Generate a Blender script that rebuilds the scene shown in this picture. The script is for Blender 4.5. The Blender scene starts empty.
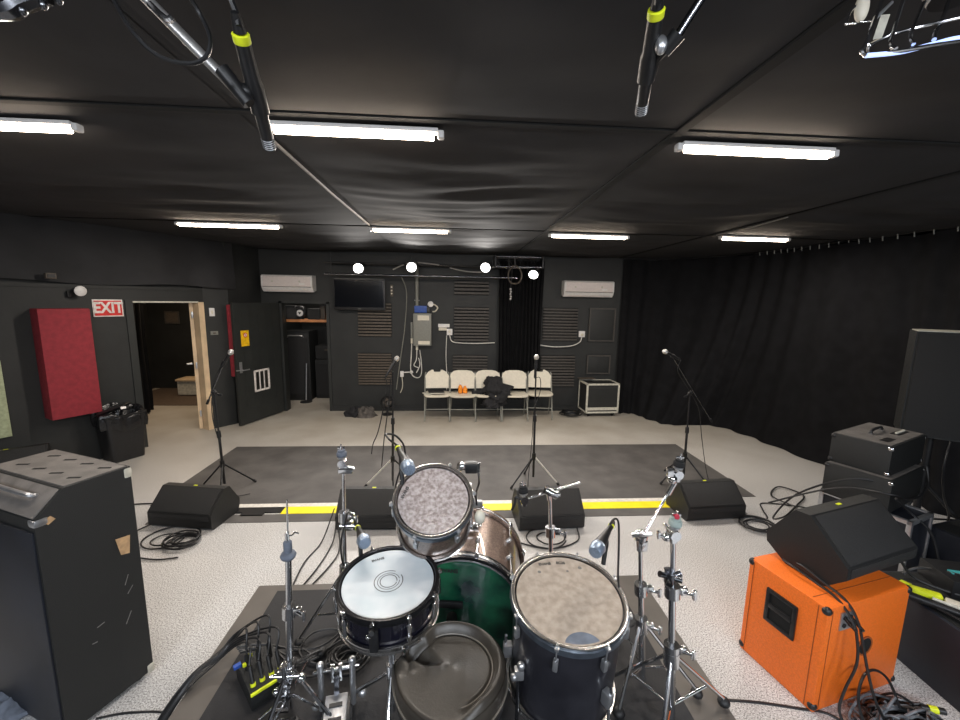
import bpy, bmesh, math, random
from mathutils import Vector, Matrix, noise
V = Vector
PI = math.pi
random.seed(7)
scene = bpy.context.scene
col = scene.collection
def rad(a): return math.radians(a)

# ------------------------------------------------------------------ materials
def nodes(name):
    m = bpy.data.materials.new(name); m.use_nodes = True
    nt = m.node_tree; b = nt.nodes['Principled BSDF']
    return m, nt, b
def mat(name, c, rough=.5, metal=0., var=.15, scale=30., bump=0., bscale=None, spec=.5, coat=0., sheen=0., c2=None, detail=3.):
    """principled with a noise-driven colour variation and bump"""
    m, nt, b = nodes(name)
    L = nt.links.new
    tc = nt.nodes.new('ShaderNodeTexCoord')
    nz = nt.nodes.new('ShaderNodeTexNoise'); nz.inputs['Scale'].default_value = scale; nz.inputs['Detail'].default_value = detail
    L(tc.outputs['Object'], nz.inputs['Vector'])
    cr = nt.nodes.new('ShaderNodeValToRGB')
    a = [max(0, x*(1-var)) for x in c]; d = [min(1, x*(1+var)) for x in c] if c2 is None else list(c2)
    cr.color_ramp.elements[0].position = .35; cr.color_ramp.elements[1].position = .65
    cr.color_ramp.elements[0].color = (*a, 1); cr.color_ramp.elements[1].color = (*d, 1)
    L(nz.outputs['Fac'], cr.inputs['Fac']); L(cr.outputs['Color'], b.inputs['Base Color'])
    b.inputs['Roughness'].default_value = rough; b.inputs['Metallic'].default_value = metal
    b.inputs['Specular IOR Level'].default_value = spec
    b.inputs['Coat Weight'].default_value = coat
    b.inputs['Sheen Weight'].default_value = sheen
    if bump:
        n2 = nt.nodes.new('ShaderNodeTexNoise'); n2.inputs['Scale'].default_value = bscale or scale*2; n2.inputs['Detail'].default_value = 4
        L(tc.outputs['Object'], n2.inputs['Vector'])
        bp = nt.nodes.new('ShaderNodeBump'); bp.inputs['Strength'].default_value = bump; bp.inputs['Distance'].default_value = .02
        L(n2.outputs['Fac'], bp.inputs['Height']); L(bp.outputs['Normal'], b.inputs['Normal'])
    return m
def emis(name, c, s):
    m, nt, b = nodes(name)
    b.inputs['Base Color'].default_value = (*c, 1); b.inputs['Emission Color'].default_value = (*c, 1)
    b.inputs['Emission Strength'].default_value = s
    return m
M = {}
def speckle(name, base, dark, light, scale, rough, bump=.05):
    m, nt, b = nodes(name); L = nt.links.new
    tc = nt.nodes.new('ShaderNodeTexCoord')
    n1 = nt.nodes.new('ShaderNodeTexNoise'); n1.inputs['Scale'].default_value = scale; n1.inputs['Detail'].default_value = 2
    n2 = nt.nodes.new('ShaderNodeTexNoise'); n2.inputs['Scale'].default_value = .9; n2.inputs['Detail'].default_value = 3
    L(tc.outputs['Object'], n1.inputs['Vector']); L(tc.outputs['Object'], n2.inputs['Vector'])
    cr = nt.nodes.new('ShaderNodeValToRGB'); e = cr.color_ramp.elements
    e[0].position = .36; e[0].color = (*dark, 1); e[1].position = .62; e[1].color = (*light, 1)
    k = e.new(.48); k.color = (*base, 1)
    L(n1.outputs['Fac'], cr.inputs['Fac'])
    mx = nt.nodes.new('ShaderNodeMix'); mx.data_type = 'RGBA'; mx.blend_type = 'MULTIPLY'; mx.inputs['Factor'].default_value = .5
    c2 = nt.nodes.new('ShaderNodeValToRGB'); c2.color_ramp.elements[0].position = .3; c2.color_ramp.elements[1].position = .7
    c2.color_ramp.elements[0].color = (.78, .76, .73, 1); c2.color_ramp.elements[1].color = (1, 1, 1, 1)
    L(n2.outputs['Fac'], c2.inputs['Fac']); L(cr.outputs['Color'], mx.inputs['A']); L(c2.outputs['Color'], mx.inputs['B'])
    L(mx.outputs['Result'], b.inputs['Base Color'])
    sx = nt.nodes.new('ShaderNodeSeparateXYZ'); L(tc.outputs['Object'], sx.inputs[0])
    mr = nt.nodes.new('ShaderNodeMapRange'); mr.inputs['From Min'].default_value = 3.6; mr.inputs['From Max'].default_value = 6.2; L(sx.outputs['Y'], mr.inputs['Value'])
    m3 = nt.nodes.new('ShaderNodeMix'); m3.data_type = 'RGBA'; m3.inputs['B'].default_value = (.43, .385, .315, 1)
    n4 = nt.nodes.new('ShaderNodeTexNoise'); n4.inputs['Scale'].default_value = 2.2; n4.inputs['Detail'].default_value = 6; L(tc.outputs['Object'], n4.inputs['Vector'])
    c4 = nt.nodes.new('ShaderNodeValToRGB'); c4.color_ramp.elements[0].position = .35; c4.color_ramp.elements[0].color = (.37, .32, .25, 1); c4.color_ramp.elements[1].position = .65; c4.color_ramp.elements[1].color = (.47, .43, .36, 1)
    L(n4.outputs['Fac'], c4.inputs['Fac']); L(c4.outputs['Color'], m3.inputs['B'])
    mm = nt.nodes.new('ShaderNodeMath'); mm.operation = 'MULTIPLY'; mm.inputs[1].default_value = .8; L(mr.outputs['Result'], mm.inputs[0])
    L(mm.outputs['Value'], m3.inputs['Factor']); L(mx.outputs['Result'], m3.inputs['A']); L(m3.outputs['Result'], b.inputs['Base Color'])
    b.inputs['Roughness'].default_value = rough
    bp = nt.nodes.new('ShaderNodeBump'); bp.inputs['Strength'].default_value = bump; bp.inputs['Distance'].default_value = .004
    L(n1.outputs['Fac'], bp.inputs['Height']); L(bp.outputs['Normal'], b.inputs['Normal'])
    return m
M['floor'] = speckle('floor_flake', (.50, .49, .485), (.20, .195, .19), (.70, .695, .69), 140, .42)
M['mat'] = mat('stage_mat', (.082, .076, .072), .7, var=.2, scale=3.5, bump=.1, bscale=60)
M['riser'] = mat('riser_top', (.110, .098, .086), .5, var=.12, scale=4)
M['rug'] = mat('riser_rug', (.012, .012, .014), .7, var=.3, scale=5, bump=.1, bscale=120)
M['wall'] = mat('wall_black_paint', (.0165, .0175, .0170), .6, var=.15, scale=4, bump=.05, bscale=30)
M['ceil'] = mat('ceiling_fabric', (.021, .0205, .023), .85, var=.2, scale=2.5, bump=.25, bscale=2.2)
M['drape'] = mat('black_drape', (.0055, .0055, .0065), .9, spec=.2, var=.25, scale=8, bump=.05, bscale=200)
M['drape2'] = mat('black_drape_upper', (.016, .016, .018), .75, var=.25, scale=3, bump=.4, bscale=3)
M['seam'] = mat('seam_black', (.004, .004, .004), .9)
M['cord'] = mat('grey_cord', (.30, .28, .26), .5)
M['steel'] = mat('galvanised', (.42, .41, .40), .4, metal=.7)
M['chrome'] = mat('chrome', (.82, .83, .85), .14, metal=1., var=.05, scale=20)
M['darkchrome'] = mat('dark_chrome', (.16, .165, .18), .22, metal=1., var=.1)
M['satin'] = mat('satin_aluminium', (.55, .56, .58), .32, metal=.85, var=.08)
M['black'] = mat('black_plastic', (.011, .011, .012), .42, var=.2, scale=40)
M['rubber'] = mat('black_rubber', (.012, .012, .013), .55, var=.2)
M['cable'] = mat('cable_black', (.012, .012, .013), .42, var=.2)
M['cablew'] = mat('cable_white', (.62, .60, .56), .5)
M['tolex'] = mat('black_tolex', (.010, .0108, .0108), .55, var=.3, scale=250, bump=.35, bscale=400)
M['tolexb'] = mat('blueish_tolex', (.009, .011, .018), .5, var=.3, scale=3, bump=.2, bscale=300)
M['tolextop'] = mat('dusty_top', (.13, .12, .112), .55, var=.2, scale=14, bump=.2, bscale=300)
M['grille'] = mat('speaker_grille', (.017, .017, .0175), .6, var=.4, scale=350, bump=.5, bscale=500)
M['wedge'] = mat('monitor_shell', (.013, .013, .013), .55, var=.25, scale=180, bump=.2, bscale=300)
M['orange'] = mat('orange_vinyl', (.86, .17, .016), .45, var=.08, scale=120, bump=.25, bscale=420)
M['orange_line'] = mat('orange_piping', (.30, .07, .012), .6)
M['red'] = mat('red_fabric', (.26, .022, .032), .8, var=.12, scale=20, bump=.15, bscale=150)
M['cream'] = mat('cream_plastic', (.66, .61, .50), .45, var=.04)
M['white'] = mat('white_plastic', (.74, .72, .70), .4, var=.04)
M['pink'] = mat('ac_panel', (.70, .63, .60), .4, var=.04)
M['wood'] = mat('shelf_wood', (.50, .20, .07), .5, var=.25, scale=6)
M['jamb'] = mat('pale_pine', (.66, .49, .31), .5, var=.12, scale=5)
M['doorblk'] = mat('door_black', (.020, .022, .021), .5, var=.12, scale=6)
M['green'] = mat('pale_green_board', (.36, .40, .25), .6)
M['yellow'] = mat('yellow_tape', (.88, .74, .01), .5, var=.08, scale=8)
M['whitetape'] = mat('white_tape', (.66, .63, .58), .5, var=.1)
M['ysign'] = mat('yellow_sign', (.85, .50, .01), .45)
M['rsign'] = mat('red_sign', (.62, .018, .015), .45)
M['signw'] = mat('sign_white', (.78, .72, .68), .45)
M['slat'] = mat('slat_brown', (.085, .068, .052), .6, var=.15)
M['slatk'] = mat('slat_dark', (.060, .054, .048), .6, var=.15)
M['panelgrey'] = mat('electric_box_grey', (.20, .20, .175), .5, var=.06)
M['blue'] = mat('blue_label', (.02, .07, .32), .5)
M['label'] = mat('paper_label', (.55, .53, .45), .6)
M['screen'] = mat('tv_screen', (.006, .007, .010), .12, var=.1, scale=2)
M['bag'] = mat('bin_bag', (.010, .010, .011), .25, bump=.6, bscale=14)
M['cloth'] = mat('black_cloth', (.010, .010, .012), .85, bump=.4, bscale=30)
M['shoe'] = mat('grey_brown_cloth', (.07, .062, .055), .8, var=.5, scale=14)
M['amber'] = mat('orange_drink', (.85, .28, .03), .25)
M['head_white'] = mat('coated_head', (.60, .69, .74), .42, var=.10, scale=7, c2=(.72, .76, .79))
M['head_ring'] = mat('head_dot_ring', (.10, .11, .12), .5)
M['head_tan'] = mat('clear_head_tan', (.375, .315, .26), .22, var=.14, scale=40, c2=(.43, .37, .31), bump=.12, bscale=60, detail=8, coat=.3)
M['head_tom'] = mat('clear_head_worn', (.27, .225, .215), .20, scale=70, c2=(.46, .42, .42), bump=.2, bscale=90, detail=10, coat=.4)
M['head_green'] = mat('clear_head_green', (.004, .014, .020), .18, scale=4.8, c2=(.018, .15, .07), bump=.1, bscale=20, detail=6, coat=.4)
M['ink'] = mat('black_ink', (.02, .02, .02), .6)
M['sparkle'] = mat('champagne_sparkle', (.13, .085, .068), .3, metal=.4, scale=190, c2=(.34, .25, .205), coat=.8)
M['charcoal'] = mat('charcoal_wrap', (.016, .016, .022), .28, metal=.2, scale=5, c2=(.030, .030, .038), coat=.6)
M['blackshell'] = mat('black_lacquer', (.006, .006, .012), .12, coat=.8)
M['hoopdark'] = mat('hoop_dark', (.02, .02, .022), .25, metal=.5)
M['hoopsteel'] = mat('hoop_steel', (.50, .49, .48), .25, metal=1.)
M['hoopblue'] = mat('hoop_blue_steel', (.16, .19, .23), .3, metal=.8)
M['leather'] = mat('black_vinyl', (.034, .029, .023), .42, var=.3, scale=9, bump=.05, bscale=160, spec=.6)
M['piping'] = mat('worn_piping', (.14, .125, .105), .4)
M['felt'] = mat('grey_felt', (.13, .15, .19), .9)
M['feltk'] = mat('black_felt', (.012, .012, .013), .9)
M['feltg'] = mat('pale_green_felt', (.30, .36, .34), .9)
M['micgrille'] = mat('mic_mesh_blue', (.32, .40, .52), .35, metal=.7, var=.3, scale=400)
M['micsilver'] = mat('mic_mesh_silver', (.62, .60, .57), .35, metal=.7, var=.3, scale=300)
M['lime'] = mat('lime_tape', (.72, .80, .02), .5)
M['teal'] = mat('teal_strip', (.05, .32, .33), .5)
M['woodraw'] = mat('bare_wood', (.50, .32, .17), .7, var=.2)
M['brownrug'] = mat('brown_floor', (.10, .07, .05), .7)
M['redfelt'] = mat('red_felt', (.5, .03, .06), .8)
M['greycable'] = mat('grey_cable', (.13, .14, .155), .35, var=.3)
M['tube'] = emis('tube_warm', (1., .83, .66), 26.)
M['led'] = emis('led_white', (1., .97, .93), 14.)
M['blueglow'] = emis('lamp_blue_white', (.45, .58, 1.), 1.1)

# ------------------------------------------------------------------ mesh builder
def frame(d):
    d = V(d).normalized(); a = V((0, 0, 1)) if abs(d.z) < .95 else V((1, 0, 0))
    x = d.cross(a).normalized(); y = d.cross(x).normalized(); return x, y, d
def wmat(o):
    m_ = o.matrix_basis.copy(); p = o.parent
    while p is not None: m_ = p.matrix_basis @ m_; p = p.parent
    return m_
class MB:
    def __init__(s): s.bm = bmesh.new()
    def box(s, c, size, rz=0., rx=0., ry=0., bev=0.):
        r = bmesh.ops.create_cube(s.bm, size=1.)
        vs = r['verts']; R = Matrix.Rotation(rz, 4, 'Z') @ Matrix.Rotation(ry, 4, 'Y') @ Matrix.Rotation(rx, 4, 'X')
        m = Matrix.Translation(c) @ R @ Matrix.Diagonal((*size, 1))
        bmesh.ops.transform(s.bm, matrix=m, verts=vs)
        if bev:
            es = list({e for v in vs for e in v.link_edges})
            bmesh.ops.bevel(s.bm, geom=es, offset=bev, segments=2, affect='EDGES', profile=.6)
        return s
    def box2(s, a, b, bev=0.):
        a, b = V(a), V(b)
        return s.box((a+b)/2, tuple(abs(x) for x in (b-a)), bev=bev)
    def cyl(s, p0, p1, r0, r1=None, seg=16, cap=True):
        r1 = r0 if r1 is None else r1
        p0, p1 = V(p0), V(p1); x, y, d = frame(p1-p0)
        A = []; B = []
        for i in range(seg):
            t = 2*PI*i/seg; u = x*math.cos(t)+y*math.sin(t)
            A.append(s.bm.verts.new(p0+u*r0)); B.append(s.bm.verts.new(p1+u*r1))
        for i in range(seg):
            j = (i+1) % seg; s.bm.faces.new((A[i], A[j], B[j], B[i]))
        if cap:
            s.bm.faces.new(A[::-1]); s.bm.faces.new(B)
        return s
    def tube(s, pts, r, seg=8, closed=False, taper=None):
        pts = [V(p) for p in pts]; n = len(pts); rings = []
        px = None
        for i, p in enumerate(pts):
            if closed: d = pts[(i+1) % n]-pts[i-1]
            else: d = pts[min(i+1, n-1)]-pts[max(i-1, 0)]
            if d.length < 1e-9: d = V((0, 0, 1))
            d.normalize()
            if px is None: x, y, _ = frame(d)
            else:
                x = px-d*px.dot(d)
                if x.length < 1e-6: x, y, _ = frame(d)
                x.normalize(); y = d.cross(x)
            px = x; rr = r if taper is None else r*taper[i]
            rings.append([s.bm.verts.new(p+x*rr*math.cos(2*PI*k/seg)+y*rr*math.sin(2*PI*k/seg)) for k in range(seg)])
        for i in range(n if closed else n-1):
            A, B = rings[i], rings[(i+1) % n]
            for k in range(seg):
                l = (k+1) % seg
                try: s.bm.faces.new((A[k], A[l], B[l], B[k]))
                except ValueError: pass
        if not closed:
            s.bm.faces.new(rings[0][::-1]); s.bm.faces.new(rings[-1])
        return s
    def lathe(s, prof, o=(0, 0, 0), d=(0, 0, 1), seg=32, close=False):
        """prof: (radius, height) along d from o"""
        o = V(o); x, y, d = frame(d); rings = []
        for r, h in prof:
            if r < 1e-6: rings.append([s.bm.verts.new(o+d*h)]*1)
            else: rings.append([s.bm.verts.new(o+d*h+x*r*math.cos(2*PI*k/seg)+y*r*math.sin(2*PI*k/seg)) for k in range(seg)])
        n = len(rings)
        for i in range(n if close else n-1):
            A, B = rings[i], rings[(i+1) % n]
            for k in range(seg):
                l = (k+1) % seg
                f = [A[k % len(A)], A[l % len(A)], B[l % len(B)], B[k % len(B)]]
                q = []
                for v in f:
                    if v not in q: q.append(v)
                if len(q) > 2:
                    try: s.bm.faces.new(q)
                    except ValueError: pass
        return s
    def prism(s, poly, a, b, axis='x'):
        """extrude a 2-D polygon between a and b along axis"""
        def P(u, v, w): return {'x': (w, u, v), 'y': (u, w, v), 'z': (u, v, w)}[axis]
        A = [s.bm.verts.new(P(u, v, a)) for u, v in poly]; B = [s.bm.verts.new(P(u, v, b)) for u, v in poly]
        n = len(poly)
        for i in range(n): s.bm.faces.new((A[i], A[(i+1) % n], B[(i+1) % n], B[i]))
        s.bm.faces.new(A[::-1]); s.bm.faces.new(B)
        return s
    def quad(s, *p):
        s.bm.faces.new([s.bm.verts.new(q) for q in p]); return s
    def ball(s, c, r, sc=(1, 1, 1), seg=16):
        m = Matrix.Translation(c) @ Matrix.Diagonal((*sc, 1))
        bmesh.ops.create_uvsphere(s.bm, u_segments=seg, v_segments=max(6, seg*2//3), radius=r, matrix=m); return s
    def grid(s, f, nu, nv, closeu=False):
        g = [[s.bm.verts.new(f(i/(nu if closeu else nu-1), j/(nv-1))) for j in range(nv)] for i in range(nu)]
        for i in range(nu if closeu else nu-1):
            for j in range(nv-1):
                s.bm.faces.new((g[i][j], g[(i+1) % nu][j], g[(i+1) % nu][j+1], g[i][j+1]))
        return s
    def bevel(s, off, seg=2, ang=30):
        es = [e for e in s.bm.edges if len(e.link_faces) == 2 and e.calc_face_angle(0) > rad(ang)]
        bmesh.ops.bevel(s.bm, geom=es, offset=off, segments=seg, affect='EDGES', profile=.6); return s
    def build(s, name, m, parent=None, smooth=True, world=False, label=None):
        bm = s.bm
        bmesh.ops.recalc_face_normals(bm, faces=bm.faces)
        me = bpy.data.meshes.new(name)
        bm.to_mesh(me); bm.free()
        if world and parent is not None:
            me.transform(wmat(parent).inverted())
        me.materials.append(M[m] if isinstance(m, str) else m)
        if smooth:
            for p in me.polygons: p.use_smooth = True
            try: me.set_sharp_from_angle(angle=rad(38))
            except Exception: pass
        o = bpy.data.objects.new(name, me); col.objects.link(o)
        if parent is not None: o.parent = parent
        if label: o['label'] = label
        return o
def smooth_path(pts, k=8, closed=False):
    pts = [V(p) for p in pts]; n = len(pts); out = []
    rng = n if closed else n-1
    for i in range(rng):
        if closed: p0, p1, p2, p3 = pts[i-1], pts[i], pts[(i+1) % n], pts[(i+2) % n]
        else: p0, p1, p2, p3 = pts[max(i-1, 0)], pts[i], pts[i+1], pts[min(i+2, n-1)]
        for j in range(k):
            t = j/k
            out.append(.5*((2*p1)+(p2-p0)*t+(2*p0-5*p1+4*p2-p3)*t*t+(3*p1-p0-3*p2+p3)*t*t*t))
    if not closed: out.append(pts[-1])
    return out
def tag(o, label, cat, group=None):
    o['label'] = label; o['category'] = cat
    if group: o['group'] = group
    return o
def thing(name, label, cat, loc=(0, 0, 0), rz=0., group=None, rot=None):
    o = bpy.data.objects.new(name, None); col.objects.link(o)
    o.empty_display_size = .1
    o.location = loc
    o.rotation_euler = rot if rot is not None else (0, 0, rz)
    o.matrix_basis  # evaluated lazily
    return tag(o, label, cat, group)
def struct(name, mb, m, smooth=False, label=None):
    o = mb.build(name, m, None, smooth); o['kind'] = 'structure'
    if label: o['label'] = label
    return o
def dup(root, loc=None, rz=None, label=None, group=None):
    r = root.copy(); col.objects.link(r)
    if loc is not None: r.location = loc
    if rz is not None: r.rotation_euler = (0, 0, rz)
    if label: r['label'] = label
    if group: r['group'] = group
    for ch in list(root.children):
        c = ch.copy(); col.objects.link(c); c.parent = r
        for g in list(ch.children):
            d = g.copy(); col.objects.link(d); d.parent = c
    return r
def text_part(body, size, mtx, m, parent, name='lettering', ext=.0015, align='CENTER', world=False, bold=0.):
    cu = bpy.data.curves.new('t', 'FONT'); cu.body = body; cu.size = size; cu.extrude = ext; cu.offset = bold
    cu.align_x = align; cu.align_y = 'CENTER'
    o = bpy.data.objects.new('t', cu); col.objects.link(o)
    dg = bpy.context.evaluated_depsgraph_get()
    me = bpy.data.meshes.new_from_object(o.evaluated_get(dg))
    bpy.data.objects.remove(o); bpy.data.curves.remove(cu)
    me.transform(mtx)
    if world and parent is not None: me.transform(parent.matrix_basis.inverted())
    me.materials.clear(); me.materials.append(M[m])
    r = bpy.data.objects.new(name, me); col.objects.link(r)
    if parent is not None: r.parent = parent
    return r
def basis(o, x, y):
    """matrix placing the local xy plane at o with the given x and y directions"""
    x = V(x).normalized(); y = (V(y)-x*V(y).dot(x)).normalized(); z = x.cross(y)
    m = Matrix((x, y, z)).transposed().to_4x4(); m.translation = V(o); return m
def cable(name, label, pts, r=.0035, m='cable', cat='cable', group=None, k=8, parent=None):
    o = MB().tube(smooth_path(pts, k), r, 6).build(name, m, parent)
    if parent is None: tag(o, label, cat, group)
    return o
def coil(c, R, n, r=.0035, jit=.02, seed=0, h=.004):
    rnd = random.Random(seed); pts = []
    for i in range(n*16):
        t = 2*PI*i/16; k = i/16
        R2 = R*(1+jit*6*math.sin(k*1.7+seed))
        pts.append((c[0]+R2*math.cos(t)+math.sin(k*2.1)*R*.12, c[1]+R2*.85*math.sin(t)+math.cos(k*1.3)*R*.1, c[2]+r+h*k+rnd.random()*r))
    return pts

def tangle(c, rx, ry, h, n, seed):
    rnd = random.Random(seed); pts = []; a = rnd.random()*6
    for i in range(n):
        a += rnd.uniform(.5, 1.5)*(1 if seed % 2 else -1); k = rnd.uniform(.35, 1)
        pts.append((c[0]+rx*k*math.cos(a), c[1]+ry*k*math.sin(a), c[2]+.006+h*rnd.random()*(1.15-k)))
    return pts

# ------------------------------------------------------------------ setting
CZ = 2.79; BY = 7.1
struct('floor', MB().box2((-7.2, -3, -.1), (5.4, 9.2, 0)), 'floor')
struct('ceiling', MB().box2((-7.2, -3, CZ), (5.4, 9.2, CZ+.1)), 'ceil')
# back wall with the second doorway (x -2.95..-2.19)
b = MB()
b.box2((-3.4, BY, 0), (-2.95, BY+.12, CZ)); b.box2((-2.95, BY, 1.9), (-2.19, BY+.12, CZ)); b.box2((-2.19, BY, 0), (3.6, BY+.12, CZ))
struct('wall_back', b, 'wall')
# left wall, runs diagonally; A is the right hand jamb of the exit doorway
A = V((-3.636, 6.104, 0)); WD = V((math.cos(rad(60.4)), math.sin(rad(60.4)), 0)); WN = V((WD.y, -WD.x, 0))   # WN points into the hall
WR = rad(60.4)
def wp(s, off, z): return A+WD*s+WN*off+V((0, 0, z))
def wbox(mb, s0, s1, o0, o1, z0, z1, bev=0.):
    return mb.box(wp((s0+s1)/2, (o0+o1)/2, (z0+z1)/2), (abs(s1-s0), abs(o1-o0), z1-z0), rz=WR, bev=bev)
b = MB()
wbox(b, -9.5, -.86, -.12, 0, 0, 2.09); wbox(b, -.86, .0, -.12, 0, 1.905, 2.09); wbox(b, -9.5, .02, -.12, -.03, 2.09, CZ)
struct('wall_left', b, 'wall')
# short wall between the two doorways
P1 = V((-3.42, 6.36, 0)); P2 = V((-3.27, 7.14, 0))
b = MB(); b.prism([(A.x, A.y), (P1.x, P1.y), (P2.x, P2.y), (P2.x-.12, P2.y+.06), (P1.x-.12, P1.y+.06), (A.x-.10, A.y+.06)], 0, CZ, 'z')
struct('wall_corner', b, 'wall')
struct('wall_right', MB().box2((5.2, -3, 0), (5.3, 7.3, CZ)), 'wall')
struct('wall_front', MB().box2((-7.2, -2.9, 0), (5.3, -2.8, CZ)), 'wall')
# space behind the doorways
b = MB(); b.box2((-7.0, 8.9, 0), (-3.45, 9.0, CZ)); b.box2((-6.6, 6.1, 0), (-6.45, 8.9, CZ))
struct('wall_corridor', b, 'wall')
b = MB(); b.box2((-3.45, 7.25, 0), (-3.33, 9.1, CZ)); b.box2((-3.45, 9.0, 0), (-1.7, 9.1, CZ)); b.box2((-2.0, 7.22, 0), (-1.9, 9.1, CZ))
struct('wall_storeroom', b, 'wall')
# upper drape over the left wall
def updrape(u, v):
    s = -9.3+u*9.75; z = 2.10+v*(CZ-2.10)
    k = math.sin(s*5.2+math.sin(s*2.3)*2)*.5+.5
    off = .02+.05*k*(1-v)**.6+.03*math.sin(s*1.7+v*3)*(1-v)
    sag = .03*math.sin(s*4.1)*(1-v)**3
    return wp(s, off+.03, z+.02-sag*.6)
tag(MB().grid(updrape, 240, 12).build('wall_drape', 'drape2'), 'wrinkled black fabric stretched over the wall above the EXIT doorway', 'fabric')
# trims: line on top of the lower left wall, skirting
b = MB(); wbox(b, -9.5, 0, 0, .012, 2.06, 2.10); struct('trim_1', b, 'wall')
struct('baseboard_back', MB().box2((-2.19, BY-.012, 0), (3.3, BY, .09)), 'wall')
# exit doorway: jamb, head, far jamb
b = MB(); wbox(b, -.075, 0.0, -.16, .012, 0, 1.905); struct('trim_2', b, 'jamb')
b = MB(); wbox(b, -.87, -.07, -.14, .008, 1.895, 1.915); struct('trim_3', b, 'label')
b = MB(); wbox(b, -.93, -.85, -.14, .014, 0, 1.93); struct('trim_4', b, 'doorblk')
d1 = MB()
hp = wp(-.10, -.13, 0); dd = V((-.40, .92, 0)).normalized()
hin = math.atan2(dd.y, dd.x)
d1.box(hp+dd*.38+V((0, 0, .95)), (.76, .042, 1.88), rz=hin, bev=.003)
door1 = struct('door_1', d1, 'doorblk')
e = MB(); e.box(hp+V((0, 0, .95))-dd*.001, (.004, .044, 1.88), rz=hin).build('door_edge', 'jamb', door1, label='bare pine edge of the open black door')
for z in (.25, .98, 1.72):
    MB().box(hp+V((.018, -.012, z)), (.03, .02, .09), rz=hin, bev=.003).build('hinge', 'satin', door1)
h = MB(); q = hp+dd*.03+V((-.04, -.02, 1.0)); h.cyl(q, q+V((-.06, -.03, 0)), .012).cyl(q+V((-.055, -.02, 0)), q+V((-.055, .07, 0)), .01); h.build('handle', 'satin', door1)
# second door leaf, stands open against the corner
H0 = V((-2.985, 7.03, 0)); H1 = V((-3.29, 6.18, 0)); ld = (H1-H0).normalized(); lr = math.atan2(ld.y, ld.x)
ln = V((-ld.y, ld.x, 0))
if ln.x < 0: ln = -ln        # faces the hall
ll = (H1-H0).length
b = MB(); b.box(H0+ld*ll/2+V((0, 0, .96)), (ll, .04, 1.88), rz=lr, bev=.003)
for k in range(1, 6):
    b.box(H0+ld*(ll*k/6)+ln*.0205+V((0, 0, 1.06)), (.006, .003, 1.55), rz=lr)
door2 = struct('door_2', b, 'doorblk')
def onleaf(u, z, off=.022): return H1-ld*u+ln*off+V((0, 0, z))     # u from the free edge
lx = -ld
h = MB(); q = onleaf(.075, .92); h.box(q, (.045, .012, .17), rz=lr, bev=.005); h.cyl(q+V((0, 0, -.04)), q+ln*.05+V((0, 0, -.04)), .011); h.cyl(q+ln*.048+V((0, 0, -.04)), q+ln*.048-ld*.11+V((0, 0, -.04)), .009)
h.cyl(q+ln*.03+V((0, 0, -.04)), q+ln*.03+ld*.11+V((0, 0, -.03)), .008)
h.build('handle', 'satin', door2, label='satin lever handle')
v = MB()
vc = onleaf(.46, .66); W2, H2 = .155, .175
for a, c, sz in ((0, H2-.015, (2*W2, .012, .03)), (0, -H2+.015, (2*W2, .012, .03)), (W2-.015, 0, (.03, .012, 2*H2)), (-W2+.015, 0, (.03, .012, 2*H2)), (-.045, 0, (.016, .012, 2*H2)), (.045, 0, (.016, .012, 2*H2))):
    v.box(vc+lx*a+V((0, 0, c)), sz, rz=lr)
vent = v.build('vent_grille', 'signw', door2, label='white framed louvre vent with three slots')
w = MB()
for c in (-.1, 0, .1):
    w.box(vc+lx*c*.93-ln*.004, (.07, .004, 2*H2-.03), rz=lr)
w.build('slot', 'slat', vent)
sg = MB().box(onleaf(.185, 1.36), (.145, .004, .24), rz=lr).build('notice', 'ysign', door2, label='yellow notice with a red and white round emblem')
c = onleaf(.19, 1.41, .026); MB().cyl(c-ln*.001, c+ln*.001, .036, seg=24).build('emblem_ring', 'rsign', sg)
MB().cyl(c, c+ln*.002, .024, seg=24).build('emblem_disc', 'signw', sg); MB().box(c+ln*.003, (.010, .002, .032), rz=lr).build('emblem_bar', 'rsign', sg)
# frame round the second doorway
b = MB(); b.box2((-2.99, BY-.02, 0), (-2.94, BY+.14, 1.93)); b.box2((-2.20, BY-.02, 0), (-2.15, BY+.14, 1.93)); b.box2((-2.99, BY-.02, 1.895), (-2.15, BY+.14, 1.94))
struct('trim_5', b, 'doorblk')

# ceiling seams and strips
for i, (x, w_) in enumerate(((1.03, .045), (2.92, .04))):
    b = MB(); b.box2((x-w_/2, -2.8, CZ-.012), (x+w_/2, 7.1, CZ-.001)); struct('trim_%d' % (6+i), b, 'seam')
b = MB(); b.box2((-6, 1.90, CZ-.010), (5.2, 1.935, CZ-.001)); b.box2((-5, 4.62, CZ-.010), (5.2, 4.65, CZ-.001)); struct('trim_8', b, 'seam')
b = MB(); b.tube([(-.92, 2.2, CZ-.012), (-.92, 3.2, CZ-.02), (-.915, 4.5, CZ-.014)], .009, 8); struct('trim_9', b, 'cord')
b = MB(); b.tube([(2.95, 4.5, CZ-.012), (2.95, 3.9, CZ-.02), (2.93, 3.5, CZ-.014)], .008, 8); struct('trim_10', b, 'cord')
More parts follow.
